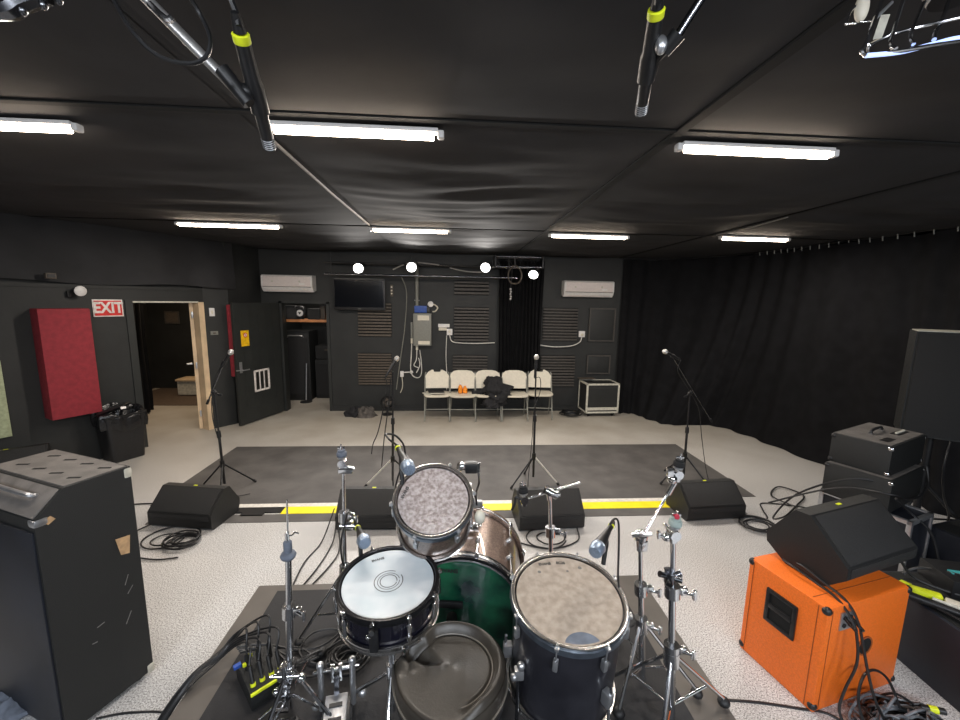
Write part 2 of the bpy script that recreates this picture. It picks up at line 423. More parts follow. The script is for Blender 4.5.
# gathered fabric: shallow billows hanging just below the ceiling
def billow(x0, x1, y0, y1, seed):
    def f(u, v):
        x = x0+(x1-x0)*u; y = y0+(y1-y0)*v
        d = math.sin(PI*u)**.8*math.sin(PI*v)**.8
        n = noise.noise(V((x*1.2, y*3.5, seed)))*.035+noise.noise(V((x*2, y*9, seed+5)))*.010
        return (x, y, CZ-.004-d*(.035+n))
    return f
for i, (x0, x1, y0, y1) in enumerate(((-5.2, -.94, -2.5, 1.89), (-.90, 1.0, -2.5, 1.89), (1.06, 2.89, -2.5, 1.89), (2.95, 5.1, -2.5, 1.89), (-4.6, -.94, 1.945, 4.61), (-.90, 1.0, 1.945, 4.61), (1.06, 2.89, 1.945, 4.61), (2.95, 5.1, 1.945, 4.61), (-3.2, -.94, 4.66, 7.05), (-.90, 1.0, 4.66, 7.05), (1.06, 2.89, 4.66, 7.05))):
    o = MB().grid(billow(x0, x1, y0, y1, i*3.1), 40, 60).build('ceiling', 'ceil'); o['kind'] = 'structure'

# ------------------------------------------------------------------ tube lights
def tube_light(x0, x1, y, label, z=2.75):
    L_ = x1-x0; t = thing('tube_light', label, 'ceiling light', ((x0+x1)/2, y, z), group='ceiling tube lights')
    h = L_/2
    MB().box((0, 0, .012), (L_, .05, .018), bev=.004).build('housing', 'white', t)
    MB().cyl((-h+.02, 0, -.010), (h-.02, 0, -.010), .017, seg=12).build('tube', 'tube', t)
    for s in (-1, 1):
        MB().box((s*(h+.012), 0, -.002), (.03, .040, .034), bev=.008).build('end_cap', 'white', t)
    return t
lights = [(-2.9, -1.74, 2.08, 'lit tube light at the left edge of the ceiling, its right end cap showing'),
 (-.83, -.08, 1.98, 'bright lit tube light just behind the left overhead microphone'),
 (1.09, 1.86, 2.0, 'lit tube light near the camera, right of the long dark ceiling seam'),
 (-2.93, -1.88, 4.6, 'lit tube light far back, above the EXIT doorway side'),
 (-.90, -.065, 4.6, 'lit tube light above the wall television and spotlights'),
 (1.09, 1.98, 4.66, 'lit tube light far back between the two air conditioners, right of centre'),
 (3.01, 3.80, 4.5, 'rightmost far tube light, close to the black curtain wall')]
for x0, x1, y, lb in lights: tube_light(x0, x1, y, lb)
def area(name, loc, sx, sy, power, colr, rot=(0, 0, 0), spread=180):
    l = bpy.data.lights.new(name, 'AREA'); l.shape = 'RECTANGLE'; l.size = sx; l.size_y = sy; l.energy = power; l.color = colr
    l.spread = rad(spread)
    o = bpy.data.objects.new(name, l); o.location = loc; o.rotation_euler = rot; col.objects.link(o); return o
WARM = (1., .91, .81)
for x0, x1, y, lb in lights:
    area('tube_glow', ((x0+x1)/2, y, 2.715), (x1-x0)*.95, .04, 17 if y < 3 else 34, WARM)
# two more tubes hang behind the photographer (cooler light on the near floor)
for x in (-1.7, .5, 2.8):
    area('tube_glow_near', (x, -1.7, 2.55), 1.2, .3, 78, (.88, .93, 1.), (rad(28), 0, 0))
    area('ceiling_fill', (x-.8, -.6, 2.4), .8, .3, 5, (.85, .88, 1.), (PI, 0, 0))  # added upward fill that brightens the near ceiling, no fixture here
area('corridor_light', (-4.7, 7.3, 2.6), .6, .6, 30, (1., .76, .52))
area('storeroom_fill', (-2.65, 7.75, 2.6), .3, .3, 9, WARM)  # unseen fill added to lift the dark storeroom, not a fitted lamp
w = bpy.data.worlds.new('world'); scene.world = w; w.use_nodes = True
w.node_tree.nodes['Background'].inputs[0].default_value = (.5, .52, .55, 1); w.node_tree.nodes['Background'].inputs[1].default_value = .02

# ------------------------------------------------------------------ stage mat, tape, riser
o = MB().box2((-2.89, 3.77, 0), (3.19, 5.32, .006)).build('stage_mat', 'mat', smooth=False); tag(o, 'large flat dark grey mat laid across the middle of the floor', 'mat')
o = MB().box2((-2.7, 3.705, 0), (2.9, 3.77, .005)).build('floor_tape', 'whitetape', smooth=False); tag(o, 'thin white strip along the near edge of the dark mat', 'tape')
b = MB(); b.box2((-1.60, 3.575, 0), (2.75, 3.70, .007)); b.box2((-2.6, 3.575, 0), (-2.03, 3.70, .007))
o = b.build('floor_tape', 'yellow', smooth=False); tag(o, 'broad bright yellow tape strip between dark mat and monitors', 'tape')
b = MB(); b.box2((-2.03, 3.60, .0), (-1.60, 3.69, .012)); b.box2((-1.95, 3.55, .0), (-1.75, 3.62, .014))
o = b.build('cable_cover', 'black', smooth=False); tag(o, 'short black cover in the gap of the yellow tape, beside the left monitor', 'cable cover')
o = MB().box2((-2.7, 3.44, 0), (2.85, 3.573, .004)).build('floor_strip', 'mat', smooth=False); tag(o, 'narrow grey rubber strip in front of the yellow tape', 'floor strip')
rs = thing('drum_riser', 'low dark platform carrying the drum kit', 'platform', (0, .6, 0))
MB().box2((-1.14, -1.6, .02), (1.175, 2.225, .298), bev=.004).build('body', 'riser', rs, world=True)
MB().box2((-1.145, -1.6, .285), (1.18, 2.232, .3), bev=.003).build('edge_trim', 'riser', rs, world=True)
o = MB().box2((-1.015, -1.4, .3), (1.0, 2.175, .306)).build('drum_rug', 'rug', smooth=False); tag(o, 'thin black rug on the platform beneath the drums', 'rug')

# ------------------------------------------------------------------ left wall things
t = thing('acoustic_panel', 'large deep red fabric acoustic panel left of the EXIT sign', 'acoustic panel', wp(-1.55, 0, .625), WR)
MB().box((0, -.10, .605), (.425, .20, 1.205), bev=.012).build('panel', 'red', t)
MB().box((0, -.004, .605), (.40, .012, 1.17)).build('backing', 'black', t)
SD = (P2-P1).normalized(); SN = V((SD.y, -SD.x, 0)); SR = math.atan2(SD.y, SD.x)
q = P1+SD*.28+SN*.0
t = thing('acoustic_panel', 'second red acoustic panel seen edge-on behind the open vented door', 'acoustic panel', (q.x, q.y, .77), SR)
MB().box((-.06, -.035, .55), (.56, .068, 1.10), bev=.01).build('panel', 'red', t)
MB().box((-.06, -.002, .52), (.5, .004, 1.0)).build('backing', 'black', t)
t = thing('exit_sign', 'red EXIT sign with white border and lettering on the black wall', 'sign', wp(-1.10, 0, 1.725), WR)
MB().box((0, -.008, .105), (.29, .014, .205), bev=.003).build('border', 'signw', t)
MB().box((0, -.017, .105), (.262, .005, .178)).build('panel', 'rsign', t)
text_part('EXIT', .178, Matrix.Translation((0, -.0205, .105)) @ Matrix.Rotation(PI/2, 4, 'X') @ Matrix.Diagonal((.78, 1, 1, 1)), 'signw', t, ext=.001, bold=.006)
t = thing('emergency_lamp', 'small round white lamp on a black bracket above the EXIT sign', 'lamp', wp(-1.37, 0, 1.98), WR)
MB().cyl((0, 0, .05), (0, -.06, .05), .03).box((-.06, -.02, .01), (.05, .04, .07), bev=.006).build('bracket', 'black', t)
MB().lathe([(0, 0), (.035, .0), (.055, .03), (.058, .045), (.045, .055), (0, .06)], (0, -.06, .05), (.15, -1, -.1), 20).build('lamp_head', 'white', t)
t = thing('wall_speaker_box', 'small dark grey box hung high on the wall drape over the red panel', 'box', wp(-1.6, .1, 2.14), WR)
MB().box((0, -.02, .04), (.085, .05, .06), bev=.006).build('case', 'slat', t); MB().box((0, -.047, .04), (.06, .006, .035)).build('front', 'black', t)
t = thing('wall_board', 'pale green board on the wall at the left edge of the picture', 'board', wp(-2.30, 0, .51), WR)
MB().box((0, -.02, .4), (.55, .03, .80), bev=.003).build('board', 'green', t); MB().box((0, -.037, .4), (.50, .004, .74)).build('board_face', 'green', t)
sw = SR+.25
def plate(name, lab, p, wz, hz, m, kid, mk, rz, cat='switch'):
    t = thing(name, lab, cat, p, rz)
    MB().box((0, -.006, 0), (wz, .012, hz), bev=.003).build('plate', m, t); MB().box((0, -.014, 0), (wz*.35, .008, hz*.4), bev=.002).build(kid, mk, t); return t
ad = (P1-A).normalized(); ar = math.atan2(ad.y, ad.x)
def onA(s, z): return A+ad*s+V((0, 0, z))
plate('light_switch', 'white light switch right of the pine door jamb', onA(.10, 1.76), .07, .12, 'white', 'rocker', 'cream', ar)
plate('wall_plate', 'grey blank plate below the white light switch', onA(.11, 1.45), .10, .055, 'panelgrey', 'insert', 'slat', ar, 'plate')
# bin
t = thing('rubbish_bin', 'black square rubbish bin with a plastic liner below the red panel', 'bin', (-4.06, 4.99, 0), WR)
def rr(w, d, z, n=6, r=.05):
    out = []
    for cx, cy, a0 in ((w/2-r, d/2-r, 0), (-w/2+r, d/2-r, 90), (-w/2+r, -d/2+r, 180), (w/2-r, -d/2+r, 270)):
        for k in range(n): a = rad(a0+90*k/(n-1)); out.append((cx+r*math.cos(a), cy+r*math.sin(a), z))
    return out
def loft(loops, capb=True, capt=False):
    m_ = MB(); R_ = [[m_.bm.verts.new(p) for p in l] for l in loops]; n = len(R_[0])
    for a, b_ in zip(R_, R_[1:]):
        for k in range(n): m_.bm.faces.new((a[k], a[(k+1) % n], b_[(k+1) % n], b_[k]))
    if capb: m_.bm.faces.new(R_[0][::-1])
    if capt: m_.bm.faces.new(R_[-1])
    return m_
loft([rr(.34, .26, 0), rr(.42, .33, .55), rr(.44, .35, .56), rr(.44, .35, .575), rr(.40, .31, .57), rr(.33, .25, .04)]).build('bin_body', 'black', t)
def liner(u, v):
    a = 2*PI*u; k = 1+.05*math.sin(a*9)+.03*math.sin(a*17+1)
    prof = ((.19, .50), (.235, .42), (.245, .50), (.24, .60), (.21, .62), (.17, .50), (.12, .35))
    i = v*(len(prof)-1); j = min(int(i), len(prof)-2); f = i-j
    r = prof[j][0]*(1-f)+prof[j+1][0]*f; z = prof[j][1]*(1-f)+prof[j+1][1]*f
    sq = 1/max(abs(math.cos(a)), abs(math.sin(a)))**.6
    return (r*k*sq*math.cos(a), r*k*sq*math.sin(a)*.72, z+.02*math.sin(a*5)+.05*math.cos(a-2.0))
MB().grid(liner, 96, 20, closeu=True).build('liner', 'bag', t)
lid = MB(); lid.lathe([(0, .0), (.16, .0), (.19, .02), (.17, .04), (.0, .06)], (-.05, .03, .60), (-.25, .3, 1), 24); lid.build('swing_lid', 'black', t)
MB().box((-.02, -.16, .66), (.05, .004, .03), rx=-.6).build('sticker', 'white', t)
# ------------------------------------------------------------------ beyond the exit doorway
t = thing('wooden_bench', 'pale wooden bench seen through the EXIT doorway', 'bench', (-5.2, 8.30, 0))
MB().box((0, 0, .33), (.6, .35, .04), bev=.005).build('seat', 'jamb', t)
MB().box((0, .0, .17), (.56, .30, .27)).build('front_board', 'label', t)
o = MB().box2((-6.3, 7.45, 0), (-4.0, 8.85, .012)).build('door_mat', 'brownrug', smooth=False); tag(o, 'dark brown mat on the floor beyond the EXIT doorway', 'mat')
def cdr(u, v):
    y = 6.35+u*.75
    return (-5.02-.22*u+.05*math.sin(u*26)+.01*math.sin(v*9), y, .02+2.3*v)
tag(MB().grid(cdr, 60, 12).build('door_drape', 'drape'), 'black drape hanging inside the EXIT doorway on its left', 'curtain')
t = thing('notice_board', 'dark grey sheet pinned to the wall beyond the EXIT doorway', 'notice', (-5.95, 8.89, 1.40))
MB().box((0, -.006, .13), (.30, .008, .26)).build('sheet', 'slatk', t); MB().box((0, -.011, .13), (.24, .004, .20)).build('print', 'slat', t)
# ------------------------------------------------------------------ storeroom behind second doorway
o = thing('wall_shelf', 'orange-brown wooden shelf across the storeroom doorway', 'shelf', (-2.72, 7.45, 1.558))
MB().box((0, 0, .03), (1.2, .36, .045), bev=.004).build('board', 'wood', o)
for s in (-.4, .4): MB().prism([(.14, 0), (.14, -.16), (-.1, 0)], s-.012, s+.012, 'x').build('bracket', 'black', o)
def gear(name, lab, c, sz, cat='amplifier', extra=None, mtl='tolex', rz=0):
    t = thing(name, lab, cat, (c[0], c[1], c[2]), rz)
    MB().box((0, 0, sz[2]/2), sz, bev=.01).build('case', mtl, t)
    MB().box((0, -sz[1]/2-.002, sz[2]/2), (sz[0]*.86, .008, sz[2]*.8)).build('front_panel', 'grille', t)
    return t
t = gear('equipment_case', 'black equipment case on the orange-brown shelf at the left', (-2.99, 7.45, 1.612), (.40, .25, .24), 'case')
t = thing('round_gadget', 'dark round gadget with a white disc on the orange-brown shelf', 'gadget', (-2.74, 7.38, 1.612))
MB().lathe([(0, 0), (.06, 0), (.05, .03), (.03, .05), (0, .05)]).build('base', 'black', t)
MB().lathe([(.0, -.03), (.09, -.03), (.11, 0), (.09, .03), (0, .03)], (0, 0, .13), (0, 1, 0)).build('housing', 'black', t)
MB().lathe([(0, 0), (.058, 0), (.058, .006), (0, .008)], (0, -.034, .11), (0, -1, 0)).build('disc', 'white', t)
MB().prism([(-.025, .01), (.025, .01), (0, -.035)], -.046, -.043, 'y').build('mark', 'ink', t).location = (0, 0, .115)
for s in (-1, 1): MB().tube([(s*.06, -.03, .18), (s*.075, -.05, .21), (s*.05, -.06, .235)], .006).build('bracket', 'satin', t)
gear('small_amplifier', 'small dark box with a screen on the shelf right of the white disc', (-2.50, 7.45, 1.612), (.22, .22, .19), 'box')
t = thing('storage_tin', 'grey upright tin standing at the right end of the wooden shelf', 'tin', (-2.36, 7.42, 1.612))
MB().box((0, 0, .12), (.085, .08, .24), bev=.006).build('body', 'slat', t); MB().box((0, 0, .245), (.09, .085, .02), bev=.004).build('lid', 'black', t)
t = gear('amplifier_stack', 'tall black amplifier cabinet with a bright strap handle in the storeroom', (-3.03, 8.1, 0), (.50, .5, 1.36), 'amplifier')
MB().tube(smooth_path([(-.15, -.252, 1.24), (-.13, -.29, 1.27), (0, -.295, 1.275), (.13, -.29, 1.27), (.15, -.252, 1.24)]), .011).build('handle', 'steel', t)
t = gear('speaker_cabinet', 'lower black speaker cabinet at the right of the storeroom', (-2.56, 8.25, 0), (.38, .45, .78), 'speaker')
t = gear('small_combo', 'small black amplifier resting on the storeroom speaker cabinet', (-2.58, 8.25, .782), (.34, .36, .27), 'amplifier')
MB().box((.1, -.19, .19), (.16, .02, .03)).build('control_strip', 'slat', t)
t = thing('microphone_stand', 'folded black stand with grey foot on the storeroom floor', 'stand', (-2.84, 7.72, 0))
MB().cyl((0, 0, .02), (.02, .05, .75), .012).build('pole', 'satin', t)
MB().lathe([(0, 0), (.11, 0), (.11, .015), (.03, .035), (0, .04)]).build('foot', 'black', t)

# ------------------------------------------------------------------ back wall
def slats(x0, x1, z0, z1, n, label, m='slat'):
    t = thing('slatted_panel', label, 'wall panel', ((x0+x1)/2, BY, z0), group='slatted acoustic panels')
    W = x1-x0; Hh = z1-z0
    MB().box((0, -.008, Hh/2), (W, .016, Hh)).build('backing', 'seam', t)
    b = MB(); p = Hh/n
    for k in range(n): b.box((0, -.028, p*(k+.5)), (W, .026, p*.62), bev=.004)
    b.build('slats', m, t); return t
slats(-1.66, -1.09, 1.34, 1.93, 11, 'brown slatted panel partly behind the television')
slats(-1.68, -1.10, .48, 1.05, 12, 'brown slatted panel low on the wall, left of the middle mic stand')
slats(0, .60, 2.09, 2.34, 4, 'short dark slatted panel highest on the wall, left of the centre drape', 'slatk')
slats(0, .61, 1.27, 1.88, 11, 'dark slatted panel above the chairs, left of the centre drape', 'slatk')
slats(-.02, .60, .60, 1.03, 8, 'dark slatted panel half hidden behind the second and third chairs', 'slatk')
slats(1.58, 2.21, 1.30, 1.89, 11, 'dark slatted panel right of the centre drape, below the air conditioner', 'slatk')
slats(1.57, 2.20, .46, 1.04, 11, 'dark slatted panel low on the wall behind the last chair', 'slatk')
def flatpanel(x0, x1, z0, z1, label):
    t = thing('wall_panel', label, 'wall panel', ((x0+x1)/2, BY, z0))
    W = x1-x0; Hh = z1-z0
    MB().box((0, -.012, Hh/2), (W, .024, Hh), bev=.004).build('board', 'wall', t)
    b = MB()
    for a in (-1, 1): b.box((a*(W/2-.012), -.03, Hh/2), (.024, .014, Hh)); b.box((0, -.03, Hh/2+a*(Hh/2-.012)), (W-.05, .014, .024))
    b.build('frame', 'slatk', t)
flatpanel(2.42, 2.90, 1.30, 1.90, 'plain dark framed panel above the flight case, right of the outlet')
flatpanel(2.42, 2.86, .70, 1.05, 'low plain dark framed panel just above the flight case')
# television
t = thing('television', 'black flat television on the wall above the slatted panel', 'television', (-1.60, 6.96, 1.80))
MB().box((0, 0, .26), (.86, .05, .52), bev=.008).build('cabinet', 'black', t)
MB().box((0, -.028, .275), (.81, .004, .45)).build('screen', 'screen', t)
MB().box((0, .075, .26), (.3, .11, .25), bev=.005).build('wall_bracket', 'black', t)
MB().box((0, -.030, .022), (.05, .003, .010)).build('badge', 'panelgrey', t)
MB().box((.0, .0, .523), (.80, .045, .006)).build('top_edge', 'panelgrey', t)
# air conditioners
def aircon(x, z, w_, label, flip=False):
    t = thing('air_conditioner', label, 'air conditioner', (x, BY, z), group='wall air conditioners')
    prof = [(0, .03), (-.12, .0), (-.17, .045), (-.195, .10), (-.19, .25), (-.16, .275), (0, .28)]
    MB().prism(prof, -w_/2, w_/2, 'x').bevel(.006).build('casing', 'white', t)
    MB().prism([(-.197, .085), (-.203, .10), (-.198, .25), (-.192, .25)], -w_/2+.03, w_/2-.03, 'x').build('front_panel', 'pink', t)
    MB().prism([(-.06, .0), (-.15, .012), (-.16, .028), (-.06, .012)], -w_/2+.06, w_/2-.06, 'x').build('air_flap', 'pink', t)
    MB().prism([(-.155, .05), (-.178, .072), (-.176, .08), (-.15, .058)], -w_/2+.05, w_/2-.05, 'x').build('outlet_slot', 'slat', t)
    for s in (-.28, .25): MB().cyl((s*w_/1.0, -.1995, .17), (s*w_, -.2035, .17), .016, seg=14).build('round_mark', 'label', t)
    MB().box((0, -.197, .082), (w_-.04, .012, .007)).build('seam_line', 'slat', t)
    MB().box((w_*.30, -.2015, .13), (.09, .003, .03)).build('display', 'white', t)
    return t
aircon(-2.765, 2.085, .82, 'white wall air conditioner above the storeroom doorway')
aircon(2.335, 2.09, .88, 'white wall air conditioner at the right, above the flight case')
# electrical box and conduit
t = thing('electrical_box', 'grey electrical box with a blue label on the back wall', 'electrical box', (-.55, BY, 1.21))
MB().box((0, -.065, .27), (.31, .13, .56), bev=.008).build('enclosure', 'panelgrey', t)
MB().box((.01, -.133, .26), (.27, .006, .50), bev=.002).build('door', 'panelgrey', t)
MB().box((-.03, -.05, .62), (.21, .10, .12), bev=.004).build('top_module', 'blue', t, label='small blue module on top')
MB().box((.10, -.06, .61), (.05, .10, .09), bev=.004).build('side_module', 'black', t)
MB().box((.02, -.138, .475), (.20, .004, .085)).build('paper_label', 'cream', t)
MB().box((.03, -.138, .045), (.20, .004, .06)).build('paper_label', 'cream', t)
MB().box((-.19, -.03, .25), (.035, .05, .28), bev=.004).build('side_switch', 'panelgrey', t)
MB().cyl((-.10, -.06, .0), (-.10, -.06, -.09), .022).build('cable_gland', 'cream', t); MB().cyl((-.19, -.03, .11), (-.19, -.03, .02), .022).build('cable_gland', 'cream', t)
t = thing('conduit_pipe', 'pale vertical conduit pipe rising from the electrical box', 'pipe', (-.645, 7.05, 1.83))
MB().cyl((0, 0, 0), (0, 0, .80), .028).build('pipe', 'panelgrey', t)
for z in (.15, .55): MB().box((0, .025, z), (.08, .05, .02)).build('strap', 'steel', t)
t = thing('round_sensor', 'white round fitting on a curled arm above the electrical box', 'sensor', (-.41, BY, 1.86))
MB().lathe([(0, 0), (.045, 0), (.05, .02), (.03, .035), (0, .035)], (0, -.06, .06), (0, -1, 0), 20).build('disc', 'white', t)
MB().tube(smooth_path([(0, 0, .06), (.0, -.06, .06), (.07, -.05, .05), (.12, -.04, .0), (.08, -.02, -.06), (.03, -.02, -.07)]), .012).build('arm', 'cream', t)
t = thing('wall_outlet', 'white cable box and socket beside the electrical box', 'outlet', (-.18, BY, 1.40))
MB().box((0, -.03, .15), (.20, .05, .06), bev=.008).build('trunking', 'white', t); MB().box((-.02, -.03, .09), (.14, .05, .05), bev=.006).build('plug_block', 'cream', t)
MB().box((.10, -.025, .04), (.10, .05, .11), bev=.008).build('socket', 'white', t); MB().cyl((.10, -.05, .05), (.10, -.075, .05), .022).build('plug', 'cream', t)
t = thing('wall_outlet', 'white socket on the wall below the right air conditioner', 'outlet', (2.30, BY, 1.38))
MB().box((0, -.02, .05), (.11, .035, .11), bev=.006).build('socket', 'white', t); MB().cyl((0, -.035, .04), (0, -.06, .04), .024).build('plug', 'cream', t)
cable('wall_cable', 'white cable looping between the socket and the centre drape', [(-.08, 7.05, 1.40), (-.04, 7.06, 1.28), (.1, 7.05, 1.25), (.4, 7.04, 1.245), (.72, 7.04, 1.26)], .009, 'cablew')
cable('wall_cable', 'white cable from the right socket back towards the centre drape', [(1.52, 7.03, 1.23), (1.8, 7.03, 1.20), (2.1, 7.03, 1.22), (2.25, 7.02, 1.29), (2.29, 7.04, 1.38)], .009, 'cablew')
cable('wall_cable', 'white cable dropping from the socket behind the leftmost chair', [(-.13, 7.05, 1.38), (-.14, 7.06, 1.0), (-.12, 7.06, .6), (-.13, 7.05, .3)], .008, 'cablew')
cable('wall_cable', 'white cable loop hanging below the electrical box', [(-.65, 7.03, 1.12), (-.66, 7.02, .95), (-.70, 7.0, .85), (-.62, 6.99, .80), (-.66, 7.0, .72), (-.60, 7.02, .85), (-.62, 7.02, .98)], .009, 'cablew')
cable('wall_cable', 'white cable hanging in a long U left of the electrical box', [(-.74, 7.04, 1.22), (-.75, 7.03, 1.0), (-.76, 7.02, .78), (-.72, 7.01, .66), (-.62, 7.01, .63), (-.57, 7.02, .72), (-.58, 7.04, .95), (-.60, 7.03, 1.12)], .009, 'cablew')
cable('wall_cable', 'grey cable dropping from the pipe past the television', [(-.88, 6.85, 2.36), (-.82, 7.03, 2.1), (-.86, 7.05, 1.5), (-.95, 7.06, .9), (-1.02, 7.06, .4)], .009, 'panelgrey')
t = thing('wall_fitting', 'small white plug fitting low on the wall behind the middle mic stand', 'fitting', (-.92, BY, .66))
MB().box((0, -.02, .02), (.06, .04, .10), bev=.005).build('box', 'white', t); MB().cyl((.03, -.03, .05), (.15, -.05, .06), .010).ball((.17, -.05, .06), .03).build('arm', 'white', t)
MB().tube(smooth_path([(0, -.03, -.03), (.01, -.03, -.2), (-.03, -.03, -.32)]), .007).build('tail', 'cream', t)
t = thing('remote_holder', 'small grey three-button box right of the television', 'holder', (-1.08, BY, 2.06))
MB().box((0, -.012, .08), (.05, .024, .20), bev=.004).build('case', 'slat', t)
for z in (.03, .08, .14): MB().cyl((0, -.022, z), (0, -.032, z), .014, seg=10).build('button', 'cream', t)

# centre drape
def drape(u, v):
    x = .78+.76*u; g = 1-.25*(1-v)*0
    return (x+.01*math.sin(v*5+u*9), 6.97+.028*math.sin(u*2*PI*11+.5*math.sin(v*3))+.012*math.sin(u*2*PI*23), .25+2.43*v)
tag(MB().grid(drape, 260, 10).build('centre_drape', 'drape'), 'narrow black pleated drape hanging in the middle of the back wall', 'curtain')
# lighting pipe and truss
t = thing('lighting_pipe', 'long dark horizontal pipes carrying the four spotlights', 'pipe', (-.4, 6.75, 2.36))
MB().cyl((-1.7, 0, .02), (1.45, 0, .02), .018).build('pipe', 'darkchrome', t); MB().cyl((-1.7, .05, .21), (.9, .05, .20), .014).build('pipe', 'black', t)
for x in (-1.6, -.3, 1.3): MB().cyl((x, .02, .0), (x, .02, .38), .009).build('hanger', 'black', t)
t = thing('box_truss', 'short black lattice truss below the ceiling over the centre drape', 'truss', (1.05, 6.72, 2.53))
b = MB()
for y in (-.1, .1):
    for z in (.02, .18): b.cyl((-.40, y, z), (.40, y, z), .014, seg=10)
b.build('chords', 'darkchrome', t)
for y in (-.1, .1):
    pts = [(-.4+.1*k, y, .02 if k % 2 else .18) for k in range(9)]
    MB().tube(pts, .007, 8).build('lattice', 'darkchrome', t)
for x in (-.39, .39): MB().box((x, 0, .10), (.025, .24, .20), bev=.004).build('end_plate', 'black', t)
t = thing('hanging_cable', 'ring of black cable hanging from the truss', 'cable', (.98, 6.60, 2.42))
MB().tube(smooth_path([(0, 0, .15), (-.09, 0, .07), (-.11, 0, -.03), (-.07, 0, -.12), (0, 0, -.14), (.07, 0, -.12), (.11, 0, -.03), (.09, 0, .07)], 8, True), .012, closed=True).build('loop', 'slat', t)
MB().cyl((0, 0, .15), (.0, .05, .26), .008).build('hook', 'satin', t)
t = thing('chain', 'short bright chain end dangling in front of the centre drape', 'chain', (.92, 6.62, 2.03))
for k in range(5): MB().ball((.006*(k % 2), 0, .04*k), .018, (1, .7, 1.1), 10).build('link', 'steel', t)
MB().cyl((0, 0, .18), (.02, .02, .50), .004).build('cord', 'black', t)
for k, (pts, lb) in enumerate((([(-1.0, 6.72, 2.47), (-.88, 6.72, 2.53), (-.82, 6.72, 2.55)], 'pale cable end by the second spotlight, upper left of the pipe'), ([(-.80, 6.70, 2.57), (-.62, 6.70, 2.59), (-.45, 6.7, 2.58), (-.25, 6.7, 2.56)], 'pale cable sagging along the pipe above the second spotlight'), ([(-.08, 6.70, 2.52), (.1, 6.70, 2.48), (.3, 6.70, 2.46), (.5, 6.66, 2.47), (.62, 6.66, 2.54), (.75, 6.66, 2.57)], 'pale cable running between the third spotlight and the truss'))):
    cable('light_cable', lb, pts, .011, 'steel')
# spotlights
def spot(x, z, aim, label):
    t = thing('spotlight', label, 'spotlight', (x, 6.62, z), group='four round spotlights on the pipe')
    d = V(aim).normalized()
    MB().lathe([(0, -.12), (.05, -.12), (.07, -.06), (.085, .0), (.088, .025), (.08, .025), (.075, .01), (0, .01)], (0, 0, 0), d, 24).build('housing', 'black', t)
    MB().lathe([(0, .018), (.072, .018), (.072, .012), (0, .012)], (0, 0, 0), d, 24).build('lens', 'led', t)
    MB().cyl(d*.018, d*.022, .010, seg=12).build('lens_centre', 'label', t)
    b = MB(); b.tube(smooth_path([(-.095, 0, 0), (-.095, .03, .07), (0, .06, .10), (.095, .03, .07), (.095, 0, 0)]), .008); b.build('yoke', 'black', t)
    MB().cyl((0, .06, .09), (0, .11, .10), .012).build('clamp', 'darkchrome', t)
    l = bpy.data.lights.new('spot_beam', 'SPOT'); l.energy = 110; l.spot_size = rad(95); l.spot_blend = .8; l.shadow_soft_size = .06; l.color = (1, .95, .9)
    o = bpy.data.objects.new('spot_beam', l); col.objects.link(o); o.location = V((x, 6.62, z))+d*.06
    o.rotation_euler = d.to_track_quat('-Z', 'Y').to_euler()
spot(-1.53, 2.475, (.25, -1, -.45), 'round spotlight above the television, leftmost of the four')
spot(-.69, 2.51, (.1, -1, -.35), 'round spotlight above the electrical box, second from left')
spot(.50, 2.53, (-.15, -1, -.35), 'round spotlight left of the truss, third from left')
spot(1.29, 2.44, (-.35, -1, -.75), 'tilted round spotlight at the right end of the truss')

